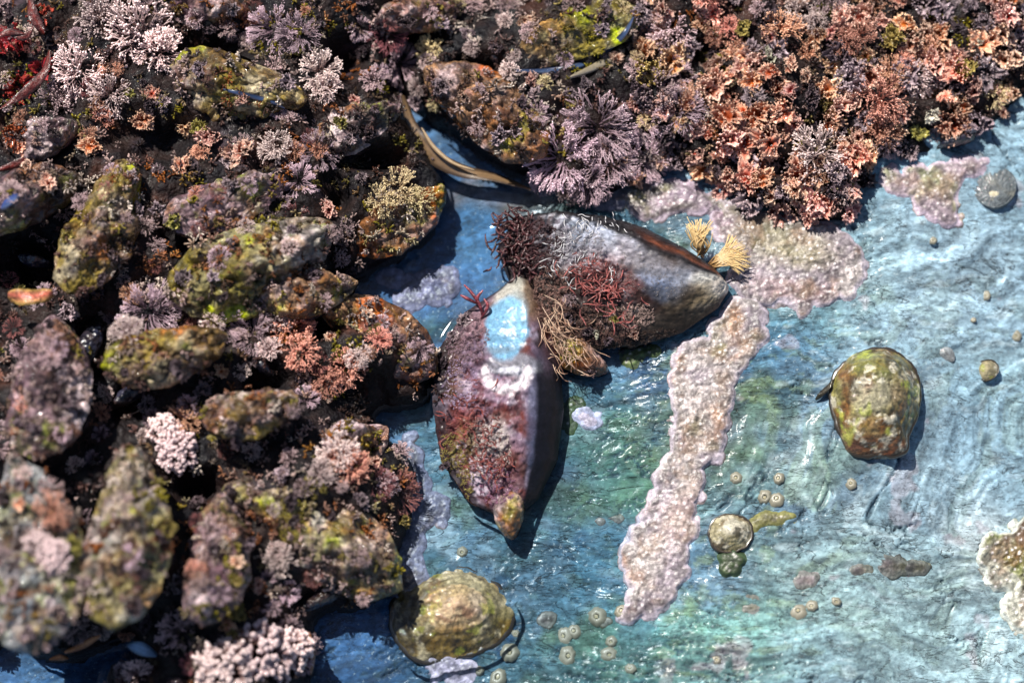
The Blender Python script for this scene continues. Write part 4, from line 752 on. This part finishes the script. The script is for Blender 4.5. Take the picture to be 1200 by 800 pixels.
HAND = [ # kind, x, y, radius, label
 ('bushy', 165, 42, 46, 'largest pale pink bushy tuft near the top left corner'), ('bushy', 120, 22, 34, 'pale bushy tuft touching the top edge at the upper left'), ('bushy', 186, 62, 30, 'pale bushy tuft right under the largest one at the top left'),
 ('bushy', 128, 112, 28, 'pinkish bushy tuft above the orange weed scraps at the upper left'), ('bushy', 92, 86, 34, 'blurred mauve bushy tuft left of the largest pale one'), ('lilac', 70, 120, 30, 'blurred dusky tuft beside the red strap weed'),
 ('fan', 322, 36, 34, 'lilac fan above the yellow-green furred mussel'), ('fan', 350, 40, 26, 'lilac fan just right of the one above the furred mussel'), ('bushy', 374, 84, 28, 'cream-pink tuft right of the furred mussel'), ('bushy', 380, 104, 20, 'little cream-pink tuft below the tuft right of the furred mussel'),
 ('fan', 470, 76, 26, 'round lilac fan at the top centre with its spokes showing'), ('fanred', 452, 40, 26, 'reddish fan above the round lilac fan at the top centre'), ('cream', 506, 60, 20, 'small tan tuft right of the round lilac fan'), ('lilac', 438, 96, 20, 'grey-lilac fringe left below the round lilac fan'),
 ('fan', 660, 186, 44, 'great lilac fan hanging over the water at the top centre, its left half'), ('fan', 700, 150, 44, 'upper half of the great lilac fan, spreading below the yellow weed scrap'), ('fan', 712, 192, 36, 'lower right lobe of the great lilac fan'), ('fan', 690, 214, 28, 'lowest lobe of the great lilac fan just above the water'),
 ('fan', 752, 140, 32, 'lilac fan between the great fan and the orange weed'), ('fan', 756, 186, 30, 'tan-tipped fan at the water edge right of the great fan'), ('fan', 640, 208, 22, 'leftmost tip of the great lilac fan'), ('fan', 800, 130, 28, 'pale grey fan left of the orange weed'), ('fan', 786, 90, 28, 'mauve fan high beside the orange weed'),
 ('fan', 176, 366, 36, 'wheel-shaped lilac fan above the small hump-backed mussel'), ('bushy', 150, 392, 22, 'small pale tuft left under the wheel-shaped fan'), ('fan', 262, 380, 26, 'dark-spoked fan right of the wheel-shaped one'), ('fan', 296, 392, 28, 'open fan with white tips in the middle of the bed'),
 ('rosy', 342, 386, 28, 'pink-cream tuft below the ridge-backed mussel'), ('rosy', 352, 412, 24, 'pink-cream tuft just below the one under the ridge-backed mussel'), ('bushy', 326, 372, 20, 'small pale tuft tucked against the ridge-backed mussel flank'),
 ('fan', 350, 214, 24, 'purple fan on a stalk right of the lilac mussel'), ('fan', 372, 178, 26, 'purple branching fan below the furred mussel'), ('bushy', 322, 172, 22, 'pale tuft beside the pink fan blades at the upper left'), ('frillpink', 285, 180, 26, 'pink fan-shaped blades under the furred mussel'), ('frillpink', 246, 160, 20, 'rosy blades left of the pink fan-shaped ones'),
 ('frillorange', 172, 140, 20, 'orange-pink knobbly blades in the dark hollow at the upper left'), ('frillorange', 110, 125, 14, 'small bright orange blade in the dark hollow at the upper left'), ('frillorange', 105, 172, 18, 'low orange-brown blades at the left under the hollow'), ('frillorange', 212, 196, 16, 'brown-orange blades in the hollow above the olive mussel'), ('frillorange', 178, 112, 14, 'small pinkish-orange blade left of the furred mussel'),
 ('cream', 468, 222, 26, 'cream-tipped branching tuft on the brown mussel in the pool'), ('cream', 446, 238, 22, 'cream-tipped tuft left of the branching one on the brown pool mussel'), ('cream', 490, 236, 20, 'tan tuft at the right end of the brown pool mussel'),
 ('puff', 208, 530, 26, 'pale pink fan-cushion hanging in front of the dark crevice mid left'), ('puff', 192, 505, 22, 'pink cushion above the hanging fan-cushion mid left'), ('rosy', 216, 492, 24, 'pale pink tuft between the ochre mussel and the hanging cushion'), ('puff', 306, 772, 44, 'big pale cushion at the bottom left beside the water'), ('puff', 262, 784, 36, 'left half of the big pale cushion at the bottom edge'), ('puff', 340, 762, 28, 'right end of the big pale cushion near the water'),
 ('bushy', 395, 530, 26, 'pale tuft above the large mossy mussel'), ('bushy', 372, 556, 20, 'white-tipped tuft above the large mossy mussel'), ('rosy', 412, 548, 24, 'rosy tuft at the upper right of the large mossy mussel'), ('rosy', 406, 430, 26, 'rosy tuft on the brown mussel that points to the pool'), ('rosy', 384, 446, 22, 'second rosy tuft behind the brown mussel that points to the pool'), ('bushy', 420, 416, 18, 'pale tuft near the yellow-green knob'),
 ('bushy', 330, 656, 22, 'white tuft on the shadowed flank of the large mossy mussel'), ('puff', 62, 652, 22, 'blurred pink fan blades between the two bottom-left mussels'), ('puff', 44, 636, 18, 'second blurred pink blades between the two bottom-left mussels'), ('rosy', 58, 600, 24, 'blurred mauve tuft above the big grey mussel'),
 ('fanred', 468, 578, 26, 'dark red spray overhanging the lilac crust by the water'), ('fanred', 440, 566, 22, 'dark red spray left of the one overhanging the lilac crust'), ('fanred', 412, 545, 20, 'red-brown spray near the rosy tuft by the large mossy mussel'),
 ('bushy', 958, 182, 38, 'white-tipped spiky tuft amid the orange weed at the top right'), ('rosy', 1030, 118, 34, 'salmon pink branching tuft at the top right'), ('rosy', 1044, 86, 24, 'upper plume of the salmon pink tuft at the top right'), ('rosy', 1028, 146, 24, 'lower skirt of the salmon pink tuft at the top right'), ('frillwhite', 978, 100, 18, 'white lichen-like blades above the spiky tuft'), ('frillwhite', 1092, 134, 17, 'cream-white blades right of the salmon tuft'), ('frillwhite', 1146, 50, 15, 'white blades near the top right corner'), ('frillwhite', 900, 66, 14, 'white blade high in the orange weed'),
 ('frillorange', 916, 130, 24, 'bright amber blades left of the spiky tuft'), ('frillorange', 1010, 178, 24, 'brightest orange blades right of the spiky tuft'), ('frillorange', 960, 242, 24, 'orange blades lowest in the orange weed above the pink crust'), ('frillpink', 995, 224, 22, 'pink-edged blades at the lower right corner of the orange weed'), ('frillpink', 930, 226, 24, 'pink-edged blades at the lower edge left of the lowest orange ones'), ('frillpink', 866, 214, 20, 'dark red cup-shaped blades at the lower left of the orange weed'), ('frillorange', 836, 206, 16, 'lone pale orange rosette over the water left of the red cups'),
 ('frillorange', 884, 94, 24, 'rusty curled blades near the middle of the orange weed'), ('frillorange', 870, 64, 22, 'rusty curled blades above the others in the orange weed'), ('cream', 1165, 112, 22, 'tan tuft at the dark right end of the weed'), ('frillolive', 1130, 80, 20, 'olive blades near the top right corner'), ('frillolive', 668, 118, 12, 'yellow weed scrap above the great lilac fan'), ('frillolive', 346, 62, 14, 'yellow-green weed scrap beside the lilac fans at the upper left'), ('frillolive', 438, 388, 12, 'yellow-green knob of weed on the mussel that points to the pool'),
 ('frillred', 14, 52, 30, 'blood-red crumpled weed at the left edge, highest of the red clumps'), ('frillred', 22, 104, 28, 'blood-red crumpled weed at the left edge under the highest red clump'), ('frillred', 52, 84, 20, 'small blood-red weed right of the two red clumps at the left edge'), ('frillred', 46, 20, 18, 'small blood-red weed near the top edge at the far left'), ('frillred', 20, 160, 22, 'blood-red weed lowest on the left edge above the lilac-grey mussel'),
 ('frillpink', 302, 686, 12, 'small salmon blade in the hollow beside the white tuft'), ('lilac', 210, 740, 26, 'lilac blades above the bottom water strip'), ('bushy', 160, 790, 18, 'white tuft at the bottom edge left of the big pale cushion'),
]
for kd, x, y, r, lab in HAND:
    tuft(kd, x, y, r, lab, {'frilly_seaweed': 'frilly seaweed rosettes', 'ruffled_rosette': 'dark ruffled rosettes'}.get(CAT[kd][0], 'coralline tufts on the mussel bed'), tilt=.2)
# dense ruffled weed of the top right, and the small growth all over the bed
topP = np.array(TOP, float); leftP = np.array(LEFT, float)
def inside(p, poly): return polysdf(np.array([p], float), poly)[0]
pts = []
def scatter(n, box, poly, dmin, margin=-4, avoid=()):
    out = []; tries = 0
    while len(out) < n and tries < n*60:
        tries += 1; x, y = rnd.uniform(box[0], box[2]), rnd.uniform(box[1], box[3])
        if inside((x, y), poly) < margin: continue
        if any((x-a)**2/rx**2+(y-b)**2/ry**2 < 1 for a, b, rx, ry in avoid): continue
        if any((x-a)**2+(y-b)**2 < dmin*dmin for a, b in out): continue
        out.append((x, y))
    return out
GAPS = [(1110, 175, 45, 16), (760, 30, 20, 16), (1060, 190, 26, 10), (950, 160, 26, 24), (1030, 115, 24, 30)]
for x, y in scatter(215, (742, -30, 1230, 262), topP, 16, 2, GAPS):
    a = math.exp(-((x-950)/130)**2-((y-150)/90)**2); right_ = (x-1040)/160; left_ = (830-x)/80
    ws = [('frillorange', .5+1.9*a), ('frillpink', .9+1.0*a), ('frilllilac', .7+max(0, right_)+max(0, left_)), ('frilldark', .2+max(0, right_)*.6), ('lilac', .25+max(0, left_)), ('rosy', .3), ('frillolive', .12), ('bushy', .15)]
    kd = rnd.choices([k for k, _ in ws], [w_ for _, w_ in ws])[0]
    tuft(kd, x, y, (rnd.uniform(13, 21) if rnd.random() < .7 else rnd.uniform(22, 31)), None, 'small '+CAT[kd][1]+'s of the top right', tilt=.5)
GL_ = [(245, 48, 42, 14), (180, 165, 40, 34), (42, 308, 30, 22), (105, 400, 24, 50), (235, 288, 30, 12), (376, 378, 20, 16), (310, 440, 26, 14), (150, 465, 24, 20), (228, 566, 34, 18), (375, 705, 30, 16), (400, 60, 22, 30), (490, 40, 16, 18), (500, 230, 26, 40), (470, 460, 40, 16), (440, 180, 40, 14), (395, 225, 16, 20), (600, 185, 60, 16), (560, 70, 30, 14),
      (275, 90, 62, 26), (110, 275, 30, 60), (262, 240, 50, 18), (300, 300, 66, 24), (190, 412, 56, 16), (292, 476, 48, 18), (40, 650, 46, 86), (132, 630, 38, 90), (370, 636, 66, 40), (570, 125, 46, 30), (665, 50, 60, 30), (450, 650, 30, 50), (90, 780, 90, 24), (175, 366, 30, 26), (500, 160, 20, 40)]
GL = GL_[:18]+[(a, b, c*.62, d*.62) for a, b, c, d in GL_[18:]]
for x, y in scatter(290, (-20, -20, 770, 820), np.vstack([leftP]), 15, 0, GL):
    ws = [('lilac', 1.0), ('bushy', .35), ('rosy', .35), ('frilllilac', .7), ('frilldark', 1.2), ('frillpink', .35), ('frillorange', .2), ('frillolive', .25), ('fan', .5), ('fanred', .4)]
    kd = rnd.choices([k for k, _ in ws], [w_ for _, w_ in ws])[0]
    tuft(kd, x, y, rnd.uniform(9, 17), None, 'small '+CAT[kd][1]+'s of the left-hand bed', tilt=.5)
for x, y in scatter(70, (484, -30, 770, 236), topP, 14, -2, GL+[(670, 180, 40, 40)]):
    kd = rnd.choices(['lilac', 'bushy', 'frilllilac', 'frilldark', 'fan', 'frillpink', 'cream'], [1, .4, 1, .9, .6, .4, .3])[0]
    tuft(kd, x, y, rnd.uniform(9, 16), None, 'small '+CAT[kd][1]+'s of the top centre', tilt=.5)

for kd, x, y, r, lab in [('frilldark', 690, 388, 11, 'dark ruffled weed clump under the grey pool mussel, beside its olive knob'), ('frilldark', 664, 372, 12, 'dark ruffled weed clump between the threads and the grey pool mussel'), ('frillolive', 720, 374, 8, 'olive amber knob of weed low on the grey pool mussel'), ('frillpink', 742, 392, 9, 'brownish pink blades along the lower edge of the grey pool mussel'),
    ('frilldark', 712, 400, 10, 'dark weed fringe lowest on the grey pool mussel'), ('frilldark', 640, 270, 10, 'dark glossy weed on the upper left of the grey pool mussel'), ('frillwhite', 700, 392, 7, 'white scrap of weed in the dark fringe of the grey pool mussel'),
    ('frilllilac', 544, 376, 11, 'lilac ruffled weed on the upper left shoulder of the purple pool mussel'), ('frilllilac', 530, 396, 10, 'lilac ruffled weed a little lower on the left shoulder of the purple pool mussel'), ('frilldark', 520, 424, 9, 'dark ruffled weed on the left edge of the purple pool mussel'), ('frilldark', 524, 545, 10, 'dark brown weed on the lower left edge of the purple pool mussel'),
    ('lilac', 668, 352, 9, 'small dusky tuft where the threads meet the grey pool mussel'), ('frilldark', 690, 436, 10, 'dark ruffled weed over the horn-brown shell under the threads')]:
    tuft(kd, x, y, r, lab, 'small weeds on the two pool mussels', tilt=.3)
name_tufts()
# fine turf of short beaded branchlets over mounds and encrusted shells (nobody could count it)
rs = np.random.RandomState(5)
def sprig(seed):
    r_ = np.random.RandomState(seed); m = MB(); one = np.ones(3)
    for k in range(7):
        d = r_.normal(0, 1, 3); d[2] = abs(d[2])+.4; d /= np.linalg.norm(d); e_ = d+r_.normal(0, .45, 3)
        m.tube([d*.1, d*.6, d*.6+e_*.35], [.10, .12, .15], 4, one*.35, one*r_.uniform(.8, 1.25))
    return np.concatenate(m.V), [np.concatenate(f) for f in m.F.values() if f], np.concatenate(m.C)
SPR = [sprig(k) for k in range(8)]; mb = MB()
turf = [(c_(176, 152, 150), .2), (c_(96, 68, 66), .25), (c_(140, 78, 48), .15), (c_(128, 114, 46), .16), (c_(224, 208, 198), .06), (c_(46, 28, 28), .35)]
TP = np.stack([rs.uniform(-60, 1260, 9000), rs.uniform(-60, 860, 9000)], 1); TC = vivid(palette(TP/100., turf, 2.2, 77, 9), 1.25)*.85
for k, (x, y) in enumerate(TP):
    if x > 520 and y > 262: continue
    loc, nor = hit(x, y)
    if loc is None or (x > 560 and y > 240): continue
    if loc.z < .3: continue
    if loc.z < 1.6 and any(((x-a)/ra)**2+((y-b)/rb)**2 < 1 for a, b, ra, rb in HOLES) and rs.rand() < .85: continue
    V, F, cc = SPR[rs.randint(8)]; h_ = rs.uniform(.07, .17)
    M = np.array((nor if nor.z > 0 else -nor).to_track_quat('Z', 'Y').to_matrix()); a = rs.uniform(0, 6.28); Rz = np.array([[math.cos(a), -math.sin(a), 0], [math.sin(a), math.cos(a), 0], [0, 0, 1]])
    mb.put((V*h_)@(M@Rz).T+np.array(loc), F, cc*TC[k]*rs.uniform(.6, 1.25))
def lip(root, path, wd_, c0, c1, name='shell_lip'):
    """glossy ribbon of bare shell along the margin of a mussel"""
    pts_ = []
    for x, y in path:
        loc, nor = hit(x, y); pts_.append(np.array(loc)+[0, 0, .05])
    p = catmull(pts_, 8); m = len(p); t = np.gradient(p, axis=0); t /= np.linalg.norm(t, axis=1)[:, None]; s_ = np.cross(t, [0, -.2, 1]); s_ /= np.linalg.norm(s_, axis=1)[:, None]
    u = np.linspace(0, 1, m); wdt = wd_*np.sin(math.pi*np.clip(u*.96+.02, 0, 1))**.5; an = np.linspace(0, 2*math.pi, 10, endpoint=False)
    V = (p[:, None]+s_[:, None]*(np.cos(an)[None, :, None]*wdt[:, None, None]*.5)+np.array([0, 0, 1.])*(np.sin(an)[None, :, None]*.06)).reshape(-1, 3)
    k = np.tile(np.cos(an), m)[:, None]*.5+.5; Mi = np.linalg.inv(np.array(root.matrix_world))
    add(name, make_mesh(name, V@Mi[:3, :3].T+Mi[:3, 3], grid_faces(m, 10, True), c0*(1-k**3)+c1*k**3, M_SHELL), root)
MUS = {o['label']: o for o in COL.objects if o.name.startswith('mussel') and o.parent is None}
def mus(word): return next(o for l, o in MUS.items() if word in l)
lip(mus('long dark blue lip'), [(604, 84), (640, 84), (676, 78), (706, 62), (730, 42), (742, 22)], .17, c_(24, 34, 58), c_(110, 140, 190))
lip(mus('long dark blue lip'), [(668, 92), (700, 78), (728, 60), (744, 40), (748, 16)], .22, c_(120, 110, 90), c_(176, 166, 150), 'crusted_margin')
lip(mus('dark blue slit'), [(262, 106), (280, 110), (300, 115), (322, 121), (334, 128)], .12, c_(14, 22, 44), c_(80, 110, 160))
lip(mus('blurred lilac-grey mussel'), [(2, 246), (12, 236), (24, 228)], .2, c_(40, 60, 120), c_(130, 150, 190))
def growth(root, regs, label):
    m = MB(); Mi = np.linalg.inv(np.array(root.matrix_world))
    for (cx, cy, ra, rb, an, n, col, h0, h1) in regs:
        for k in range(n):
            a = rs.uniform(0, 6.28); q = math.sqrt(rs.rand()); u, v = ra*q*math.cos(a), rb*q*math.sin(a); c0, s0 = math.cos(math.radians(an)), math.sin(math.radians(an))
            loc, nor = hit(cx+u*c0-v*s0, cy+u*s0+v*c0)
            if loc is None: continue
            V, F, cc = SPR[rs.randint(8)]; h_ = rs.uniform(h0, h1); M = np.array((nor if nor.z > 0 else -nor).to_track_quat('Z', 'Y').to_matrix()); a = rs.uniform(0, 6.28)
            Rz = np.array([[math.cos(a), -math.sin(a), 0], [math.sin(a), math.cos(a), 0], [0, 0, .6]]); W = (V*h_)@(M@Rz).T+np.array(loc)
            m.put(W@Mi[:3, :3].T+Mi[:3, 3], F, cc*col*rs.uniform(.6, 1.2))
    add('algae_growth', m.mesh('algae_growth', M_TUFT), root, label=label, kind='stuff')
growth(eR, [(676, 290, 34, 24, 10, 380, c_(170, 164, 172), .025, .05), (705, 328, 44, 24, 15, 420, c_(116, 72, 70), .025, .05), (690, 378, 60, 24, 8, 500, c_(96, 70, 62), .04, .08), (735, 372, 34, 16, -10, 200, c_(176, 150, 140), .03, .06), (625, 290, 36, 34, 0, 300, c_(60, 32, 34), .05, .09), (645, 345, 22, 34, 0, 250, c_(130, 100, 90), .04, .08), (765, 322, 46, 24, 22, 220, c_(150, 142, 140), .012, .028), (745, 400, 50, 10, -12, 200, c_(60, 44, 36), .04, .07)], 'fine whitish and wine-red growth on the shell')
growth(eL, [(548, 400, 24, 30, 30, 260, c_(120, 96, 104), .03, .07), (540, 450, 22, 30, 0, 260, c_(150, 130, 156), .02, .045), (552, 505, 36, 44, 0, 420, c_(96, 50, 46), .025, .05), (576, 530, 24, 40, 0, 260, c_(196, 184, 176), .025, .05), (536, 545, 16, 40, -20, 200, c_(128, 118, 60), .03, .06), (584, 570, 22, 22, 0, 200, c_(130, 90, 110), .03, .06)], 'lilac, red and white growth on the left half of the shell')
add('seaweed_turf', mb.mesh('seaweed_turf', M_TUFT), kind='stuff', label='short pinkish turf of tiny branchlets over the mussel bed', cat='seaweed turf')

# ------------------------------------------------------------------ single weeds, threads, shells
def strand(name, lines, r, c0, c1, mat, label, cat, zl=None, group=None, part='strand', sides=6):
    first = Vector(P(*lines[0][0][:2], lines[0][0][2])); e = put_thing(name, Matrix.Translation(first), label, cat, group); f = np.array(first)
    for ln in lines:
        pts_ = catmull([P(x, y, z) for x, y, z in ln], 6)-f; mb = MB(); u = np.linspace(0, 1, len(pts_)); rr = r*(.5+.7*np.sin(math.pi*np.clip(u*.9+.1, 0, 1)))
        pts_ = pts_+.02*np.stack([fbm(pts_*2+f, 2, 1), fbm(pts_*2+f, 2, 2), fbm(pts_*2+f, 2, 3)], 1)
        mb.tube(pts_, rr, sides, c0, c1); add(part, mb.mesh(part, mat), e)
    return e
rr_ = random.Random(3)
def tang(cx, cy, n, sp, z0, z1, ln=30, ang=None):
    out = []
    for _ in range(n):
        x, y = cx+rr_.gauss(0, sp), cy+rr_.gauss(0, sp); a = rr_.uniform(0, 6.28) if ang is None else ang+rr_.gauss(0, .35); z = rr_.uniform(z0, z1); L_ = ln*rr_.uniform(.5, 1.3); l = [(x, y, z)]
        for j in range(3):
            a += rr_.gauss(0, .5); x += math.cos(a)*L_/3; y += math.sin(a)*L_/3; z = min(max(z+rr_.gauss(0, .12), z0), z1); l.append((x, y, z))
        out.append(l)
    return out
TAN, TAN2 = c_(206, 176, 150), c_(130, 88, 70)
strand('thread_tangle', [[(636, 360, 1.0), (650, 382, 1.05), (668, 398, .9), (690, 410, .7), (692, 424, .5)], [(640, 376, 1.0), (652, 394, 1.0), (672, 404, .9), (692, 398, .8)], [(638, 346, 1.1), (656, 356, 1.1), (662, 376, 1.1), (680, 392, .9)],
    [(662, 430, .7), (676, 420, .8), (690, 428, .6), (700, 420, .4)], [(630, 372, .9), (640, 400, .9), (652, 420, .8), (662, 440, .6)]]+tang(648, 378, 60, 13, .5, .95, 22, 1.1)+tang(664, 405, 60, 12, .4, .75, 20, .9), .008, TAN, TAN2, M_THREAD,
    'tangle of tan and pinkish threads tying the two pool mussels together', 'threads')
strand('straw_brush', [[(822+rr_.gauss(0, 3), 296+rr_.gauss(0, 3), .45), (818+rr_.gauss(0, 5), 284+rr_.gauss(0, 3), .75), (803+34*k/60, 260+rr_.gauss(0, 4)+.25*abs(k-30), .95)] for k in range(60)]
    + [[(836+rr_.gauss(0, 3), 312+rr_.gauss(0, 3), .45), (846+rr_.gauss(0, 3), 302+rr_.gauss(0, 4), .65), (856+20*math.sin(k/70*2.6)+rr_.gauss(0, 3), 274+48*k/70, .55)] for k in range(70)], .014, c_(120, 80, 40), c_(226, 196, 140), M_THREAD, 'straw-coloured brush of stiff hairs on the beak of the grey mussel', 'weed brush')
strand('red_weed', tang(604, 280, 110, 15, .4, .8, 18)+tang(622, 298, 70, 12, .5, .85, 16)+tang(592, 266, 30, 8, .2, .5, 16), .024, c_(34, 16, 18), c_(84, 38, 40), M_RED, 'dark wine-red weed smothering the blunt end of the grey mussel', 'seaweed', part='branch')
strand('red_weed', tang(702, 328, 90, 15, 1.06, 1.14, 18)+tang(722, 345, 30, 14, 1.0, 1.08, 16), .013, c_(84, 26, 26), c_(170, 90, 84), M_RED, 'fine red weed matted on the middle of the grey mussel', 'seaweed', part='branch')
strand('white_weed', tang(690, 284, 120, 17, .95, 1.14, 12)+tang(668, 300, 60, 12, .95, 1.1, 12)+tang(730, 300, 50, 14, 1.0, 1.14, 10), .008, c_(150, 146, 150), c_(226, 224, 226), M_THREAD, 'fine whitish curly growth on the upper left of the grey pool mussel', 'seaweed', part='branch')
strand('red_weed', [[(566, 372, .7), (562, 356, .85), (552, 342, .9), (544, 334, .9)], [(564, 362, .7), (560, 350, .9), (566, 340, .95)], [(560, 356, .8), (548, 350, .9), (540, 346, .9)], [(564, 374, .7), (572, 360, .9), (568, 350, .9)]], .035, c_(70, 18, 30), c_(140, 50, 60), M_RED, 'small wine-red sprig sticking out left of the pale blue beak', 'seaweed', part='branch')
strand('red_weed', tang(555, 500, 50, 15, .8, .9, 16)+tang(572, 545, 40, 12, .7, .8, 16), .013, c_(84, 30, 28), c_(150, 70, 60), M_RED, 'thin red weed stuck on the lower half of the purple mussel', 'seaweed', part='branch')
def strap(name, pts_, wd_, c0, c1, mat, label, cat, thick=.03, seed=1, edge=None, group=None):
    """a thick ribbon along a path"""
    p = catmull([P(x, y, z) for x, y, z in pts_], 10); m = len(p); t = np.gradient(p, axis=0); t /= np.linalg.norm(t, axis=1)[:, None]
    s_ = np.cross(t, [0, 0, 1]); s_ /= np.linalg.norm(s_, axis=1)[:, None]; u = np.linspace(0, 1, m); wdt = wd_*np.sin(math.pi*np.clip(u*.92+.05, 0, 1))**.6; nv = 9; V = []; c = []
    for side in (1, -1):
        for j in range(nv):
            v = -1+2*j/(nv-1); a = p+s_*(v*wdt*.5)[:, None]; a[:, 2] += side*thick*(1-v*v)**.5+.25*wd_*v*np.sin(u*7+seed)+.02*fbm(a*3, 2, seed)
            V.append(a); c.append(np.tile((c0*(1-abs(v))+c1*abs(v)), (m, 1))*(.8+.4*((j*7+seed) % 3)/2))
    V = np.array(V); loc = p[0].copy(); n1_ = nv*m; G = grid_faces(nv, m); c = np.array(c).reshape(-1, 3)
    o = add(name, make_mesh(name, V.reshape(-1, 3)-loc, np.vstack([G[:, ::-1], G+n1_]), c, mat), label=label, cat=cat, group=group, loc=loc); return o
strap('edge_strap', [(472, 112, .5), (484, 150, .35), (506, 182, .25), (540, 200, .2), (580, 208, .15), (622, 222, .1)], .34, c_(120, 96, 70), c_(50, 40, 34), M_SHELL, 'long thin brown refracted shell edge curving along the crescent of water at the top centre', 'shell', seed=2)  # water's refraction of a mussel margin, shaped as a solid strap
strap('edge_strap', [(494, 150, .6), (508, 172, .5), (530, 190, .4), (556, 200, .35)], .10, c_(180, 160, 130), c_(140, 110, 80), M_SHELL, 'short pale refracted stripe lying on the long brown refracted edge at the top centre', 'shell', seed=3)  # pale stripe of that refraction, also shaped as a strap
for k, (pts_, wd_, lab) in enumerate([([(0, 30, 2.2), (14, 40, 2.3), (30, 44, 2.3), (40, 30, 2.2)], .14, 'thick red strap weed looping near the top left corner'), ([(-10, 46, 2.3), (10, 38, 2.4), (30, 40, 2.3)], .16, 'orange-red strap weed at the left edge near the top'), ([(0, 128, 2.2), (30, 108, 2.2), (52, 84, 2.1), (58, 60, 2.0)], .22, 'thin red strap rising under the looping strap at the top left'),
    ([(-6, 200, 2.0), (24, 190, 2.1), (50, 172, 2.0), (60, 150, 1.9)], .2, 'dull red strap low on the left edge above the lilac-grey mussel'), ([(34, 0, 2.0), (40, 20, 2.2), (52, 40, 2.1)], .26, 'short red strap touching the top edge at the far left')]):
    strap('red_strap_weed', pts_, wd_, c_(96, 26, 18), c_(50, 16, 16), M_RED, lab, 'seaweed', seed=k, group='red strap weed of the top left')
strap('weed_chip', [(10, 346, 2.5), (36, 348, 2.6), (62, 344, 2.5)], .42, c_(200, 104, 84), c_(140, 120, 60), M_ENCR, 'salmon and olive chip of weed beside the black hole at the left edge', 'seaweed', thick=.08, seed=4)
strap('weed_stalk', [(76, 764, .5), (96, 756, .7), (118, 744, .9)], .16, c_(180, 120, 70), c_(120, 70, 40), M_THREAD, 'light brown stalk above the water strip at the bottom left', 'seaweed', seed=6)
strap('weed_stalk', [(58, 772, .3), (70, 770, .35), (80, 771, .3)], .14, c_(170, 110, 60), c_(110, 70, 40), M_THREAD, 'short brown stalk chip in the water strip at the bottom left', 'seaweed', seed=7)
strap('shell_fragment', [(150, 755, .9), (166, 760, .9), (184, 768, .8)], .28, c_(130, 166, 200), c_(90, 120, 150), M_SHELL, 'pale blue shell fragment with a small hole beside the bottom left water', 'shell', seed=8)
strap('edge_strap', [(362, 740, .5), (366, 765, .4), (364, 790, .3)], .14, c_(150, 100, 60), c_(90, 60, 40), M_SHELL, 'brown shell edge upright beside the big pale cushion and the water', 'shell', seed=9)
strap('weed_chip', [(956, 468, .2), (962, 462, .28), (972, 452, .3), (978, 444, .28)], .13, c_(50, 44, 30), c_(30, 28, 24), M_ENCR, 'dark crooked scrap of weed at the left rim of the tall brown limpet', 'seaweed', seed=10)

# ------------------------------------------------------------------ pool water with a raised rim where it clings to what stands in it
x = np.arange(-13.5, 6.4, .042); y = np.arange(-9.6, 5.2, .042); A, B = np.meshgrid(x, y, indexing='ij'); q = np.stack([A.ravel(), B.ravel()], 1)
d = np.minimum(-polysdf(q, W_LEFT), -polysdf(q, W_TOP))
outl_R = [(854, 338), (838, 314), (800, 288), (750, 262), (700, 249), (650, 244), (600, 252), (580, 272), (590, 300), (605, 350), (650, 398), (700, 412), (750, 408), (800, 392), (842, 362)]
outl_L = [(609, 320), (624, 330), (640, 370), (655, 420), (660, 480), (652, 540), (630, 585), (618, 612), (600, 630), (584, 612), (552, 592), (518, 540), (508, 470), (516, 410), (545, 366), (585, 340)]
outl_l = [(456, 730), (460, 700), (486, 680), (520, 667), (552, 666), (584, 684), (603, 710), (602, 730), (588, 752), (556, 768), (520, 776), (490, 778), (468, 760)]
for ol in (outl_R, outl_L, outl_l): d = np.minimum(d, -polysdf(q, smooth_poly(wpoly(ol, .05), 4)))
zz = -.1+.09*np.exp(-np.maximum(d, 0)/.07)+.004*fbm(q*.7, 2, 8)
add('pool_water', make_mesh('pool_water', np.c_[q, zz], grid_faces(len(x), len(y)), None, mw), kind='structure')
